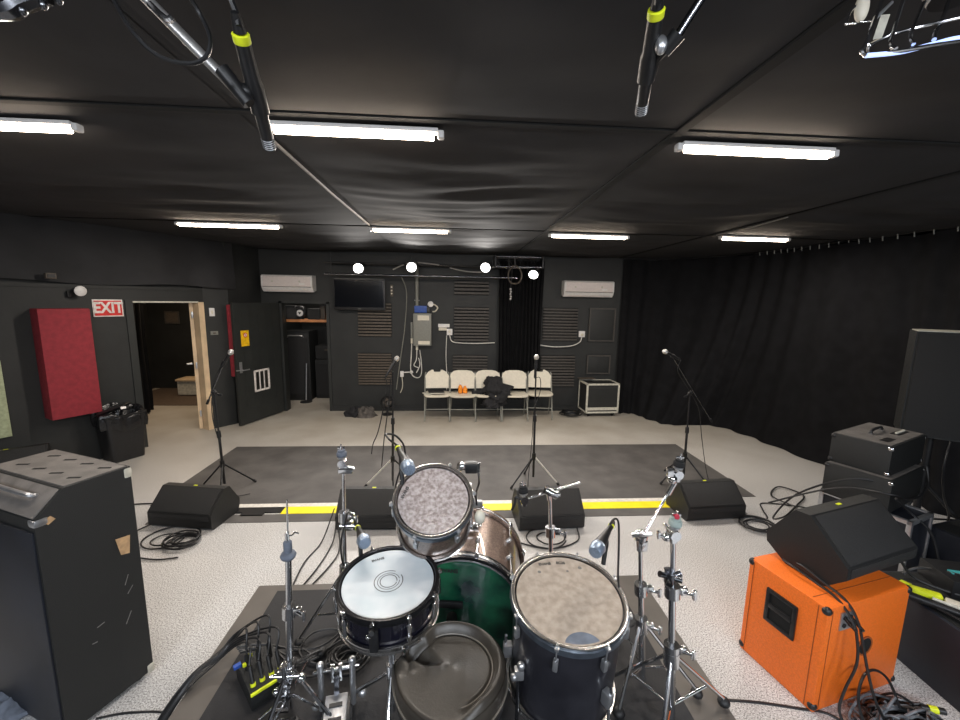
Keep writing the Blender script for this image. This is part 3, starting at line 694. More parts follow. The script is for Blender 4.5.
# ------------------------------------------------------------------ folding chairs
def make_chair(small):
    t = thing('folding_chair', 'x', 'chair', group='folding chairs along the back wall')
    W = .205 if not small else .20
    for s in (-1, 1):
        # long tube: front foot -> up and back -> backrest side
        MB().tube(smooth_path([(s*(W+.01), -.20, .012), (s*(W+.005), -.06, .38), (s*W, .07, .72), (s*(W-.012), .095, .79)], 5), .0115, 10).build('front_leg', 'panelgrey', t)
        MB().tube(smooth_path([(s*(W-.02), -.05, .44), (s*(W-.01), .08, .22), (s*(W+.0), .21, .012)], 4), .011, 10).build('rear_leg', 'panelgrey', t)
    MB().cyl((-W, -.13, .20), (W, -.13, .20), .008).build('stretcher', 'panelgrey', t)
    MB().cyl((-W, .15, .12), (W, .15, .12), .008).build('stretcher', 'panelgrey', t)
    top = [(s, z) for s, z in ((-1, 0), (-1, .55), (-.93, .8), (-.7, .95), (-.35, 1), (.35, 1), (.7, .95), (.93, .8), (1, .55), (1, 0))] if not small else \
          [(-1, 0), (-1, .45), (-.92, .68), (-.72, .88), (-.42, 1), (-.30, 1), (-.25, .88), (.25, .88), (.30, 1), (.42, 1), (.72, .88), (.92, .68), (1, .45), (1, 0)]
    z0, hh = (.53, .295)
    b = MB(); pts = [(u*(W+.012), z0+v*hh) for u, v in top]
    A_ = [b.bm.verts.new((x, .035+.12*(z-z0)/hh*.55+.02*(x/W)**2*-1+.0, z)) for x, z in pts]
    B_ = [b.bm.verts.new((x, .060+.12*(z-z0)/hh*.55-.02*(x/W)**2, z)) for x, z in pts]
    n = len(pts)
    for i in range(n): b.bm.faces.new((A_[i], A_[(i+1) % n], B_[(i+1) % n], B_[i]))
    b.bm.faces.new(A_[::-1]); b.bm.faces.new(B_)
    b.bevel(.006).build('backrest', 'cream', t)
    # seat: rounded board with rolled front edge
    b = MB(); sp = []
    for k in range(32):
        a = 2*PI*k/32; x = abs(math.cos(a))**.5*math.copysign(1, math.cos(a))*(W+.015); y = abs(math.sin(a))**.55*math.copysign(1, math.sin(a))*.19-.03
        sp.append((x*(1-.08*(y+.03)/.19), y))
    for l, z in ((.93, .425), (1, .435), (1, .452), (.95, .462), (.6, .458), (.0, .456)):
        pass
    loops = [[(x*l, (y+.03)*l-.03, z-.10*(max(0, -.13-y))) for x, y in sp] for l, z in ((.93, .425), (1, .437), (1, .452), (.95, .460), (.6, .455))]
    loft(loops, True, True).build('seat', 'cream', t)
    for s in (-1, 1): MB().box((s*(W-.01), -.03, .425), (.02, .28, .014)).build('seat_rail', 'panelgrey', t)
    return t
cs = make_chair(True); cb = make_chair(False)
chairs = [(cs, -.275, 6.60, .06, 'cream folding chair at the left end of the row, with a handle slot'),
 (cb, .150, 6.58, 0, 'cream folding chair with the orange drink bottles on its seat'),
 (cb, .575, 6.60, .02, 'cream folding chair under the black jacket, middle of the row'),
 (cb, 1.03, 6.60, -.02, 'empty cream folding chair with the broad backrest, right of the jacket'),
 (cs, 1.48, 6.68, -.10, 'cream folding chair at the right end, just behind the mic stand')]
seen = set()
for proto, x, y, rz, lb in chairs:
    if proto.name in seen: dup(proto, (x, y, 0), rz, lb)
    else:
        seen.add(proto.name); proto.location = (x, y, 0); proto.rotation_euler = (0, 0, rz); proto['label'] = lb
def bottle(name, lab, x, y, z, r, h, capc, body):
    t = thing(name, lab, 'bottle', (x, y, z))
    MB().lathe([(0, 0), (r*.9, 0), (r, .01), (r, h*.55), (r*.85, h*.68), (r*.4, h*.82), (r*.38, h*.88), (0, h*.88)], seg=20).build('body', body, t)
    MB().cyl((0, 0, h*.86), (0, 0, h), r*.46, seg=16).build('cap', capc, t)
bottle('drink_bottle', 'tall bottle of orange drink with a white top on the second chair', .11, 6.55, .460, .034, .17, 'white', 'amber')
bottle('drink_bottle', 'short round bottle of orange drink beside the taller one', .19, 6.56, .460, .040, .12, 'amber', 'amber')
t = thing('folder', 'dark flat folder lying on the leftmost chair seat', 'folder', (-.29, 6.56, .462), .1)
MB().box((0, 0, .012), (.26, .2, .018), bev=.003).build('cover', 'cloth', t); MB().box((0, -.003, .012), (.255, .196, .012)).build('pages', 'label', t)
t = thing('magazine', 'pale booklet overhanging the left side of the leftmost chair', 'booklet', (-.44, 6.50, .455), .35)
MB().box((0, 0, .005), (.12, .17, .008), bev=.001).build('cover', 'label', t); MB().box((0, -.001, .005), (.118, .167, .005)).build('pages', 'white', t)
def jacket(u, v):
    # draped lump over the chair's right side
    a = 2*PI*u; prof = v
    zz = .70-.47*prof**1.15
    cx = .64+.08*math.sin(prof*3); cy = 6.60-.13*math.sin(min(1, prof*1.6)*PI/2)
    rx = .06+.15*math.sin(min(prof*2.2+.12, 1.5))*(1-.5*max(0, prof-.6)); ry = .05+.07*math.sin(min(prof*2.2, 1.5))
    n = noise.noise(V((math.cos(a)*2.0, math.sin(a)*2.0, prof*6)))*.55+noise.noise(V((math.cos(a)*5, math.sin(a)*5, prof*11)))*.25
    return (cx+rx*math.cos(a)*(1+n), cy+ry*math.sin(a)*(1+n), zz+.04*noise.noise(V((u*9, v*5, 3)))+.03)
t = thing('jacket', 'crumpled black jacket thrown over the middle folding chair', 'jacket', (.66, 6.55, .46))
MB().grid(jacket, 72, 36, closeu=True).build('body', 'cloth', t, world=True)
def sleeve(u, v):
    a = 2*PI*u; x = .58-.28*v; z = .58-.06*math.sin(v*3)-.10*v
    n = noise.noise(V((math.cos(a)*2, v*7, math.sin(a)*2)))*.5
    r = .055*(1-.25*v)*(1+n)
    return (x, 6.53+r*math.cos(a), z+r*math.sin(a))
MB().grid(sleeve, 24, 24, closeu=True).build('sleeve', 'cloth', t, world=True)
MB().ball((.47, 6.50, .60), .016, (1, .5, 1.6)).build('label_tag', 'label', t, world=True)

# flight case at the back
def flightcase(name, label, loc, size, rz, wheels=True, m='grille', open_=True):
    w_, d, h = size; t = thing(name, label, 'flight case', loc, rz); z0 = .07 if wheels else 0
    MB().box((0, 0, z0+h/2), (w_-.02, d-.02, h-.02), bev=.003).build('body', m, t)
    b = MB(); r = .03
    for x in (-1, 1):
        for y in (-1, 1): b.box((x*(w_/2-r/2), y*(d/2-r/2), z0+h/2), (r, r, h), bev=.004)
    for z in (z0+r/2, z0+h-r/2):
        for y in (-1, 1): b.box((0, y*(d/2-r/2), z), (w_, r, r), bev=.004)
        for x in (-1, 1): b.box((x*(w_/2-r/2), 0, z), (r, d, r), bev=.004)
    b.build('edge_trim', 'satin' if not wheels else 'label', t)
    if wheels:
        for x in (-1, 1):
            for y in (-1, 1):
                q = MB(); q.cyl((x*(w_/2-.08)-.012, y*(d/2-.07), .028), (x*(w_/2-.08)+.012, y*(d/2-.07), .028), .028, seg=16); q.box((x*(w_/2-.08), y*(d/2-.07), .058), (.05, .05, .022)); q.build('castor', 'black', t)
    return t
t = flightcase('flight_case', 'wheeled black rack case with pale edges standing right of the chairs', (2.60, 6.88, 0), (.60, .40, .53), .05)
MB().box((0, -.195, .15), (.54, .012, .05)).build('lower_bar', 'label', t); MB().box((0, -.192, .35), (.50, .004, .33)).build('rack_opening', 'wall', t)
for k in range(3): MB().box((.05*k-.2, .1, .64), (.3, .12, .012)).build('lid_strip', 'slat', t) if k == 0 else None
cable('cable_heap', 'tangle of black cables on the floor left of the wheeled rack case', coil((2.08, 6.78, 0), .15, 6, .010, .05, 3, .012), .010)
t = thing('shoe_bag', 'crumpled dark cloth bag on the floor by the storeroom doorway', 'bag', (-1.60, 6.80, 0))
def lump(cx, cy, rx, ry, h, sd):
    def f(u, v):
        a = 2*PI*u; p = v*PI/2; n = 1+.45*noise.noise(V((math.cos(a)*1.8+sd, math.sin(a)*1.8, v*3)))
        return (cx+rx*math.cos(a)*math.cos(p)*n, cy+ry*math.sin(a)*math.cos(p)*n, h*math.sin(p)*n)
    return f
MB().grid(lump(-.08, .0, .19, .12, .13, 1), 40, 14, closeu=True).build('dark_part', 'cloth', t); MB().grid(lump(.10, -.05, .17, .12, .15, 5), 40, 14, closeu=True).build('light_part', 'shoe', t)
t = thing('floor_fan', 'small dark round fan on the floor left of the middle mic stand', 'fan', (-1.15, 6.85, 0))
MB().lathe([(0, 0), (.09, 0), (.09, .015), (.02, .03), (.018, .12), (0, .12)]).build('base', 'black', t)
b = MB(); b.lathe([(.10, -.04), (.115, 0), (.10, .04)], (0, 0, .22), (.3, -1, .1), 28)
for k in range(4): b.lathe([(.025+.022*k, -.045), (.028+.022*k, -.042), (.025+.022*k, -.040)], (0, 0, .22), (.3, -1, .1), 28)
b.build('guard', 'black', t); MB().cyl((0, 0, .22), (.03, -.06, .22), .035).build('hub', 'darkchrome', t)
for k in range(4): MB().box((.045*math.cos(k*PI/2), -.01, .22+.045*math.sin(k*PI/2)), (.05, .01, .05), ry=k*PI/2+.4).build('blade', 'slat', t)

# ------------------------------------------------------------------ right curtain
path = smooth_path([(2.98, 7.02, 0), (3.2, 6.95, 0), (3.38, 6.75, 0), (3.44, 6.38, 0), (3.75, 6.22, 0), (4.35, 6.15, 0), (4.62, 5.6, 0), (4.68, 4.9, 0), (4.74, 4.2, 0), (4.86, 3.4, 0), (4.95, 2.4, 0), (5.0, .8, 0), (5.0, -2.6, 0)], 60)
# the top hangs from a straighter rail
top = smooth_path([(2.98, 7.05, 0), (3.3, 7.02, 0), (3.75, 6.9, 0), (4.15, 6.55, 0), (4.40, 6.1, 0), (4.52, 5.6, 0), (4.6, 5.2, 0), (4.65, 4.7, 0), (4.70, 4.2, 0), (4.76, 3.5, 0), (4.86, 2.4, 0), (4.95, .8, 0), (4.95, -2.6, 0)], 60)
n = len(path)
def nrm(P, i):
    d = P[min(i+1, n-1)]-P[max(i-1, 0)]; d.normalize(); return V((d.y, -d.x, 0))*-1
b = MB(); rows = []
NV = 16; acc = 0; arc = [0]
for i in range(1, n): acc += (top[i]-top[i-1]).length; arc.append(acc)
for i in range(n):
    s = arc[i]; r_ = []
    for j in range(NV):
        v = j/(NV-1); k = (1-v)**1.6
        p = path[i]*k+top[i]*(1-k)
        f = .028*math.sin(s*19+math.sin(s*2.7)*2.5)+.03*math.sin(s*6.3+1.2*(1-v)+math.sin(s)*2)+.02*math.sin(s*3.1-2*v)
        f *= (.55+.6*(1-v))
        puff = .05*max(0, 1-v*14)
        q = p+nrm(top, i)*(-(f+puff))
        r_.append(b.bm.verts.new((q.x, q.y, .004+v*2.75+(.012*math.sin(s*9) if j == NV-1 else 0)+(0 if j else .0))))
    rows.append(r_)
for i in range(n-1):
    for j in range(NV-1): b.bm.faces.new((rows[i][j], rows[i+1][j], rows[i+1][j+1], rows[i][j+1]))
tag(b.build('curtain', 'drape'), 'tall black pleated curtain closing off the whole right side', 'curtain')
t = thing('curtain_rail', 'dark curtain rail with small hooks along the right side of the ceiling', 'curtain rail', (4.6, 4, 2.72))
MB().tube([(p.x, p.y, 2.772) for p in top[::20]], .009).build('rail', 'black', t, world=True)
for k in range(26):
    i = int(280+k*14)
    if i < n: p = top[i]; MB().cyl((p.x-.02, p.y, 2.722), (p.x-.03, p.y, 2.775), .006, seg=6).build('hook', 'panelgrey', t, world=True)

# ------------------------------------------------------------------ floor monitors
def make_monitor(prof, k=1.):
    t = thing('stage_monitor', 'x', 'speaker', group='black wedge monitors on the floor')
    MB().prism(prof, -.295, .295, 'x').bevel(.010).build('cabinet', 'wedge', t)
    ny, nz = -.183, .192; l_ = math.hypot(ny, nz); ny /= l_; nz /= l_
    ax = math.atan2(.183, .192)
    MB().box((0, .096*k+ny*.003, .2415*k+nz*.003), (.55, .245*k, .012), rx=ax, bev=.004).build('grille', 'grille', t)
    MB().box((0, -.001, .12*k), (.54, .008, .05*k), bev=.003).build('lower_panel', 'grille', t)
    MB().box((0, .225*k, .333*k), (.032, .014, .003)).build('badge', 'lime', t)
    for s in (-1, 1):
        MB().box((s*.20, .14, .003), (.05, .05, .008)).build('foot', 'rubber', t)
    MB().box((0, .392*k, .103*k), (.22, .014, .05), rx=-.1, bev=.003).build('connector_plate', 'black', t)
    return t
ax_w = math.atan2(.183, .192)
MP = .91
mon = make_monitor([(y*MP, z*MP) for y, z in [(.03, 0), (0, .03), (0, .150), (.192, .333), (.263, .328), (.394, .133), (.387, .073), (.36, 0)]], MP)
mon.location = (-2.35, 3.36, 0); mon.rotation_euler = (0, 0, rad(-9)); mon['label'] = 'black wedge monitor at the left of the mat, beside the coiled cable'
dup(mon, (-.715, 3.27, 0), rad(-1), 'black wedge monitor partly hidden behind the rack tom')
dup(mon, (.876, 3.22, 0), rad(3), 'black wedge monitor behind the boomed cymbal stand in the middle')
dup(mon, (2.46, 3.33, 0), rad(4), 'black wedge monitor at the right end of the yellow tape')
dup(mon, (-4.35, 3.95, .14), rad(35), 'grey-black monitor behind the big left cabinet, by the wall')
t = thing('equipment_case', 'low black case under the far left monitor by the wall', 'case', (-4.47, 4.12, 0), rad(35))
MB().box((0, 0, .069), (.62, .46, .138), bev=.008).build('body', 'tolex', t); MB().box((0, 0, .11), (.63, .47, .01)).build('seam', 'black', t)

# ------------------------------------------------------------------ microphones
def microphone(name, label, head, d, kind='vocal', band=None):
    """mic with the grille centred at head; d points from the grille to the cable end"""
    t = thing(name, label, 'microphone', head); d = V(d).normalized()
    if kind == 'vocal':
        MB().lathe([(0, -.026), (.016, -.022), (.0255, -.006), (.0262, .006), (.022, .022), (.018, .026), (0, .026)], d=d, seg=20).build('grille', 'micsilver', t)
        MB().lathe([(0, .024), (.0185, .024), (.0165, .04), (.0115, .16), (.0115, .172), (0, .172)], d=d, seg=20).build('body', 'black', t); e = .172
        MB().lathe([(.0262, -.003), (.0275, 0), (.0262, .003)], d=d, seg=20).build('grille_band', 'satin', t)
    elif kind == 'drum':
        MB().lathe([(0, -.028), (.021, -.026), (.025, -.018), (.0265, .012), (.0235, .022), (0, .022)], d=d, seg=20).build('grille', 'micgrille', t)
        MB().lathe([(0, .020), (.0235, .021), (.022, .04), (.0145, .095), (.0125, .12), (0, .12)], d=d, seg=20).build('body', 'black', t); e = .12
        MB().lathe([(.0255, .010), (.0278, .013), (.0255, .017)], d=d, seg=20).build('grille_band', 'satin', t)
    if kind != 'vocal' or band:
        MB().lathe([(0, e), (.0105, e), (.0105, e+.055), (.006, e+.075), (0, e+.075)], d=d, seg=14).build('connector', 'black', t)
        MB().lathe([(.0108, e+.036), (.0122, e+.037), (.0122, e+.045), (.0108, e+.046)], d=d, seg=14).build('band', 'lime', t)
        e += .075
    else:
        MB().lathe([(0, e), (.010, e), (.010, e+.04), (.005, e+.055), (0, e+.055)], d=d, seg=14).build('connector', 'black', t); e += .055
    return t, V(head)+d*e
def mic_stand(name, label, base, joint, tip, tail=None, r=.011, legs=(200, 320, 80), white=None, top_col='black', boom_m='darkchrome', leg_r=.30, legm='black', hz=.32, floor=0.):
    """tripod stand; pole from base to joint, boom through joint from tail to tip"""
    base, joint, tip = V(base), V(joint), V(tip)
    t = thing(name, label, 'microphone stand', base)
    up = (joint-base).normalized()
    MB().cyl(base+up*.10, base+up*((joint-base).length*.60), r*1.15, seg=12).build('lower_tube', 'black', t, world=True)
    MB().cyl(base+up*((joint-base).length*.58), joint, r*.75, seg=12).build('upper_tube', top_col, t, world=True)
    c = base+up*((joint-base).length*.59); MB().cyl(c-up*.03, c+up*.035, r*1.9, r*1.6, seg=14).build('clutch', 'black', t, world=True)
    for k, a in enumerate(legs):
        f = V((base.x+leg_r*math.cos(rad(a)), base.y+leg_r*math.sin(rad(a)), floor+.012)); h_ = base+up*hz
        m_ = 'whitetape' if white is not None and k == white else legm
        lg = MB().cyl(h_, f, .0085, seg=10).build('leg', m_, t, world=True, label='pale leg' if m_ == 'whitetape' else None)
        d = (f-h_).normalized(); MB().cyl(f-d*.03, f+V((0, 0, 0)), .013, seg=10).build('rubber_foot', 'rubber', lg, world=True) if False else MB().cyl(V(f)-d*.035, f, .013, seg=10).build('rubber_foot', 'rubber', t, world=True)
    MB().cyl(base+up*(hz-.04), base+up*(hz+.03), r*2.0, seg=14).build('leg_collar', 'black', t, world=True)
    if tail is not None:
        tail = V(tail); MB().cyl(tail, tip, r*.62, seg=10).build('boom', boom_m, t, world=True)
        MB().cyl(tail, tail+(tip-tail).normalized()*.05, r*1.1, seg=10).build('boom_grip', 'black', t, world=True)
        x, y, _ = frame(tip-tail); MB().cyl(joint-y*.02, joint+y*.02, .021, seg=14).box(joint, (.03, .03, .045), bev=.004).build('boom_clamp', 'black', t, world=True)
        MB().cyl(joint+y*.02, joint+y*.06, .007).box(joint+y*.065, (.04, .012, .02), bev=.003).build('wing_knob', 'black', t, world=True)
    return t
def clip(t, p, d, r=.017):
    d = V(d).normalized(); MB().lathe([(r*.85, 0), (r*1.15, 0), (r*1.15, .045), (r*.85, .045)], V(p), d, 16, True).build('mic_clip', 'black', t, world=True)
# left stand
m_, e_ = microphone('microphone', 'silver-headed vocal microphone on the leftmost boom stand', (-2.162, 4, 1.462), V((-2.256, 4, 1.323))-V((-2.162, 4, 1.462)))
tipL = V((-2.235, 4, 1.353)); 
t = mic_stand('microphone_stand', 'black boom microphone stand left, behind the left monitor', (-2.33, 4.02, 0), (-2.363, 4.02, 1.059), tipL, (-2.439, 4.02, 0.937), boom_m='darkchrome', legs=(-70, 170, 50)); clip(t, (-2.224, 4, 1.373), V((-2.256, 4, 1.323))-V((-2.162, 4, 1.462)))
cable('microphone_cable', 'thin black cable hanging down the leftmost microphone stand', [e_, e_+V((-.03, 0, -.05)), V((-2.384, 4.02, 1.029)), V((-2.395, 4.02, 0.773)), V((-2.336, 4.02, 0.406)), V((-2.36, 4.0, .02)), (-2.2, 3.9, .02), (-2.05, 3.95, .02)], .004, cat='cable')
# second stand
m_, e_ = microphone('microphone', 'silver-headed vocal microphone on the middle-left straight stand', (-0.575, 4.05, 1.404), V((-0.631, 4.02, 1.311))-V((-0.575, 4.05, 1.404)))
t = mic_stand('microphone_stand', 'straight black microphone stand with one pale leg, behind the rack tom', (-.64, 4.06, 0), (-0.618, 4.06, 1.263), (-0.618, 4.06, 1.263), legs=(172, 20, -80), white=0, leg_r=.30, hz=.34); clip(t, (-0.61, 4.05, 1.347), V((-0.631, 4.02, 1.311))-V((-0.575, 4.05, 1.404)))
cable('microphone_cable', 'black cable drooping beside the middle-left microphone stand', [e_, (-0.676, 4.03, 1.134), (-0.708, 4.02, 0.928), (-0.828, 4.3, 0.547), (-1.008, 4.9, 0.188), (-1.05, 5.0, .02)], .006)
cable('microphone_cable', 'second black cable hanging from the middle-left microphone stand', [(-0.634, 4.03, 1.206), (-0.653, 4, 0.985), (-0.688, 4, 0.723), (-0.746, 4.2, 0.491), (-.85, 4.6, .02)], .006)
# third stand
m_, e_ = microphone('microphone', 'silver-headed vocal microphone pointing up on the middle-right stand', (0.863, 4.1, 1.424), V((0.857, 4.1, 1.307))-V((0.863, 4.1, 1.424)))
t = mic_stand('microphone_stand', 'straight black microphone stand in front of the right end chair', (.88, 4.1, 0), (0.863, 4.1, 1.286), (0.863, 4.1, 1.286), legs=(-5, 200, 100), white=0, leg_r=.28, hz=.34); clip(t, (0.86, 4.1, 1.35), (0, 0, -1))
cable('microphone_cable', 'thin black cable looping beside the middle-right microphone stand', [e_, (0.909, 4.1, 1.2), (0.915, 4.1, 1.049), (0.854, 4.08, 0.858), (0.844, 4.08, 0.526), (0.808, 4, 0.222), (.78, 3.9, .02)], .004)
# right stand
m_, e_ = microphone('microphone', 'silver-headed vocal microphone on the right boom stand', (2.246, 4.1, 1.495), V((2.374, 4.12, 1.434))-V((2.246, 4.1, 1.495)))
t = mic_stand('microphone_stand', 'black boom microphone stand at the right, behind the right monitor', (2.60, 4.12, 0), (2.599, 4.15, 1.031), (2.365, 4.12, 1.412), (2.922, 4.2, 0.684), legs=(100, 190, -50), boom_m='darkchrome'); clip(t, (2.316, 4.1, 1.458), V((2.374, 4.12, 1.434))-V((2.246, 4.1, 1.495)))
cable('microphone_cable', 'thin black cable hanging in a long curve from the right microphone', [e_, (2.423, 4.1, 1.383), (2.411, 4.1, 1.274), (2.567, 4.1, 1.054), (2.689, 4.1, 0.852), (2.725, 4.05, 0.526), (2.805, 4, 0.107), (2.8, 3.8, .02)], .004)

# overhead boom microphones close to the camera
def pencil(name, label, p0, p1):
    """p0 cable end, p1 capsule end"""
    p0, p1 = V(p0), V(p1); t = thing(name, label, 'microphone', p1); d = (p0-p1).normalized(); Lg = (p1-p0).length; r = .0115
    MB().lathe([(0, 0), (r*.9, 0), (r, .002), (r, Lg*.34), (r*.9, Lg*.345), (0, Lg*.345)], d=d, seg=24).build('capsule', 'black', t)
    b = MB()
    for k in range(5): b.lathe([(r, .004+k*.0042), (r*1.06, .005+k*.0042), (r, .006+k*.0042)], d=d, seg=24)
    b.build('slots', 'satin', t)
    MB().lathe([(r*.86, Lg*.33), (r*1.35, Lg*.345), (r*1.35, Lg*.56), (r*1.15, Lg*.60), (r*1.05, Lg*.87), (0, Lg*.87)], d=d, seg=24).build('body', 'black', t)
    MB().lathe([(r*1.12, Lg*.86), (r*1.15, Lg*.865), (r*1.15, Lg*.915), (r*1.0, Lg*.92), (0, Lg*.92)], d=d, seg=24).build('band', 'lime', t)
    MB().lathe([(r*.9, Lg*.93), (r*.55, Lg*1.05), (0, Lg*1.06)], d=d, seg=16).build('strain_relief', 'black', t)
    return t
pencil('overhead_microphone', 'slim black overhead microphone with a lime band, hanging at upper left', (-0.34, 0.714, 2.423), (-0.37, 0.879, 2.292))
pencil('overhead_microphone', 'slim black overhead microphone with a lime band, hanging at top right of centre', (0.312, 0.678, 2.47), (0.369, 0.842, 2.374))
t = thing('overhead_boom', 'grey boom arm reaching in from the top left to its overhead microphone', 'boom arm', (-.9, -.1, .3))
MB().cyl((-0.555, 0.744, 2.527), (-0.367, 0.784, 2.34), .0085, seg=14).build('boom', 'steel', t, world=True)
MB().cyl((-0.555, 0.744, 2.527), (-.9, -.1, 2.25), .0085, seg=14).build('boom', 'steel', t, world=True)
MB().cyl((-.9, -.1, .33), (-.9, -.1, 2.27), .014, seg=14).build('pole', 'chrome', t, world=True)
for a in (90, 210, 330): MB().cyl((-.9, -.1, .75), (-.9+.3*math.cos(rad(a)), -.1+.3*math.sin(rad(a)), .315), .010).build('leg', 'chrome', t, world=True)
MB().cyl((-0.397, 0.772, 2.38), (-0.361, 0.783, 2.333), .013, .011, seg=14).ball((-0.367, 0.786, 2.353), .014).cyl((-0.367, 0.786, 2.353), (-0.355, 0.819, 2.339), .009).build('clamp', 'black', t, world=True)
MB().tube(smooth_path([(-0.474, 0.726, 2.445), (-0.451, 0.711, 2.423), (-0.439, 0.709, 2.415), (-0.432, 0.709, 2.419)]), .005).build('hook', 'chrome', t, world=True)
cable('microphone_cable', 'black cable looping down over the top left boom arm', [(-0.522, 0.711, 2.457), (-0.507, 0.705, 2.424), (-0.481, 0.697, 2.385), (-0.451, 0.701, 2.359), (-0.412, 0.708, 2.355), (-0.387, 0.709, 2.367), (-0.381, 0.712, 2.395), (-0.397, 0.719, 2.431), (-0.405, 0.702, 2.45)], .0033)
cable('microphone_cable', 'black cable entering the cable end of the upper left overhead microphone', [(-0.343, 0.7, 2.463), (-0.343, 0.707, 2.446), (-0.338, 0.71, 2.429), (-0.337, 0.712, 2.414)], .0045)
cable('microphone_cable', 'black cable entering the top of the right overhead microphone', [(0.304, 0.66, 2.48), (0.308, 0.667, 2.467), (0.311, 0.676, 2.459)], .006)
t = thing('overhead_boom', 'dark boom arm reaching in from the top to the right overhead microphone', 'boom arm', (.95, -.1, .3))
MB().cyl((0.41, 0.679, 2.519), (0.362, 0.71, 2.434), .0072, seg=14).build('boom', 'darkchrome', t, world=True)
MB().cyl((0.41, 0.679, 2.519), (.95, -.1, 2.3), .0072, seg=14).build('boom', 'darkchrome', t, world=True)
MB().cyl((.95, -.1, .33), (.95, -.1, 2.32), .014, seg=14).build('pole', 'chrome', t, world=True)
for a in (90, 210, 330): MB().cyl((.95, -.1, .75), (.95+.3*math.cos(rad(a)), -.1+.3*math.sin(rad(a)), .315), .010).build('leg', 'chrome', t, world=True)
MB().cyl((0.366, 0.711, 2.442), (0.352, 0.729, 2.423), .014, .011, seg=14).tube(smooth_path([(0.356, 0.729, 2.426), (0.351, 0.749, 2.421), (0.361, 0.783, 2.413)]), .006).build('clamp', 'black', t, world=True)
MB().ball((0.342, 0.72, 2.428), .010, (1, 1, 1.5)).build('thumb_screw', 'satin', t, world=True)
# things at the top corners
t = thing('caged_lamp', 'chrome wire-caged lamp hanging at the top right corner', 'lamp', (0.914, 0.85, 2.669))
b = MB()
b.tube(smooth_path([(0.853, 0.847, 2.62), (0.819, 0.828, 2.549), (0.807, 0.824, 2.514), (0.799, 0.823, 2.502), (0.807, 0.821, 2.493), (0.827, 0.82, 2.495), (0.873, 0.807, 2.497), (0.929, 0.794, 2.503), (1.002, 0.78, 2.51)]), .0038)
b.tube(smooth_path([(0.832, 0.844, 2.525), (0.865, 0.834, 2.539), (0.915, 0.833, 2.554), (0.963, 0.821, 2.562), (1.028, 0.808, 2.573)]), .0032)
b.tube(smooth_path([(0.832, 0.842, 2.511), (0.822, 0.833, 2.515), (0.833, 0.833, 2.521)]), .003)
b.tube(smooth_path([(0.924, 0.874, 2.632), (0.871, 0.834, 2.543), (0.855, 0.821, 2.515), (0.855, 0.808, 2.499)]), .0035)
b.tube(smooth_path([(0.968, 0.871, 2.628), (0.911, 0.833, 2.554), (0.894, 0.82, 2.527), (0.89, 0.808, 2.509)]), .0035)
b.tube(smooth_path([(1.021, 0.869, 2.642), (0.969, 0.832, 2.571), (0.943, 0.819, 2.54), (0.929, 0.806, 2.518)]), .0038)
b.build('wire_cage', 'chrome', t, world=True)
MB().quad((0.831, 0.835, 2.529), (0.868, 0.862, 2.593), (0.887, 0.861, 2.595), (0.849, 0.834, 2.533)).build('reflector_plate', 'label', t, world=True)
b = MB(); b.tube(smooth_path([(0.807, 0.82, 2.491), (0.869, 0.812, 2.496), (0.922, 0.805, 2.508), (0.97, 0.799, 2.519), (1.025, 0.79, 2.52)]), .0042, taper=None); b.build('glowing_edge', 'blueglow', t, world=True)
b = MB(); b.lathe([(0, 0), (.05, 0), (.062, .04), (.064, .16), (.04, .2), (0, .2)], V((1.105, 0.921, 2.685)), (-.05, .1, 1), 24); b.build('lamp_body', 'black', t, world=True)
t = thing('wing_nut_clamp', 'small chrome clamp with a white knob at the top right', 'clamp', (0.809, 0.851, 2.627))
MB().tube(smooth_path([(0.777, 0.843, 2.559), (0.785, 0.846, 2.583), (0.797, 0.847, 2.595)]), .003).cyl((0.775, 0.843, 2.559), (0.797, 0.842, 2.561), .0018).cyl((0.805, 0.842, 2.564), (0.829, 0.84, 2.566), .0018).build('wire', 'chrome', t, world=True)
MB().ball((0.809, 0.846, 2.592), .013, (1, .8, 2.0)).build('knob', 'cream', t, world=True)
MB().cyl((0.833, 0.841, 2.568), (0.869, 0.844, 2.604), .003).build('arm', 'satin', t, world=True)
t = thing('wing_nut_clamp', 'shadowy chrome clamps poking in at the top left corner', 'clamp', (-0.745, 0.837, 2.523))
MB().tube(smooth_path([(-0.815, 0.836, 2.488), (-0.78, 0.834, 2.49), (-0.759, 0.834, 2.502), (-0.719, 0.834, 2.517)]), .016).build('arm', 'darkchrome', t, world=True)
for x, y in ((23, 10), (43, 4), (59, -1)): MB().ball((-0.757, 0.832, 2.489) if x == 23 else ((-0.722, 0.832, 2.5) if x == 43 else (-0.695, 0.831, 2.509)), .0065, (1, 1, 1.6)).build('wing_nut', 'darkchrome', t, world=True)

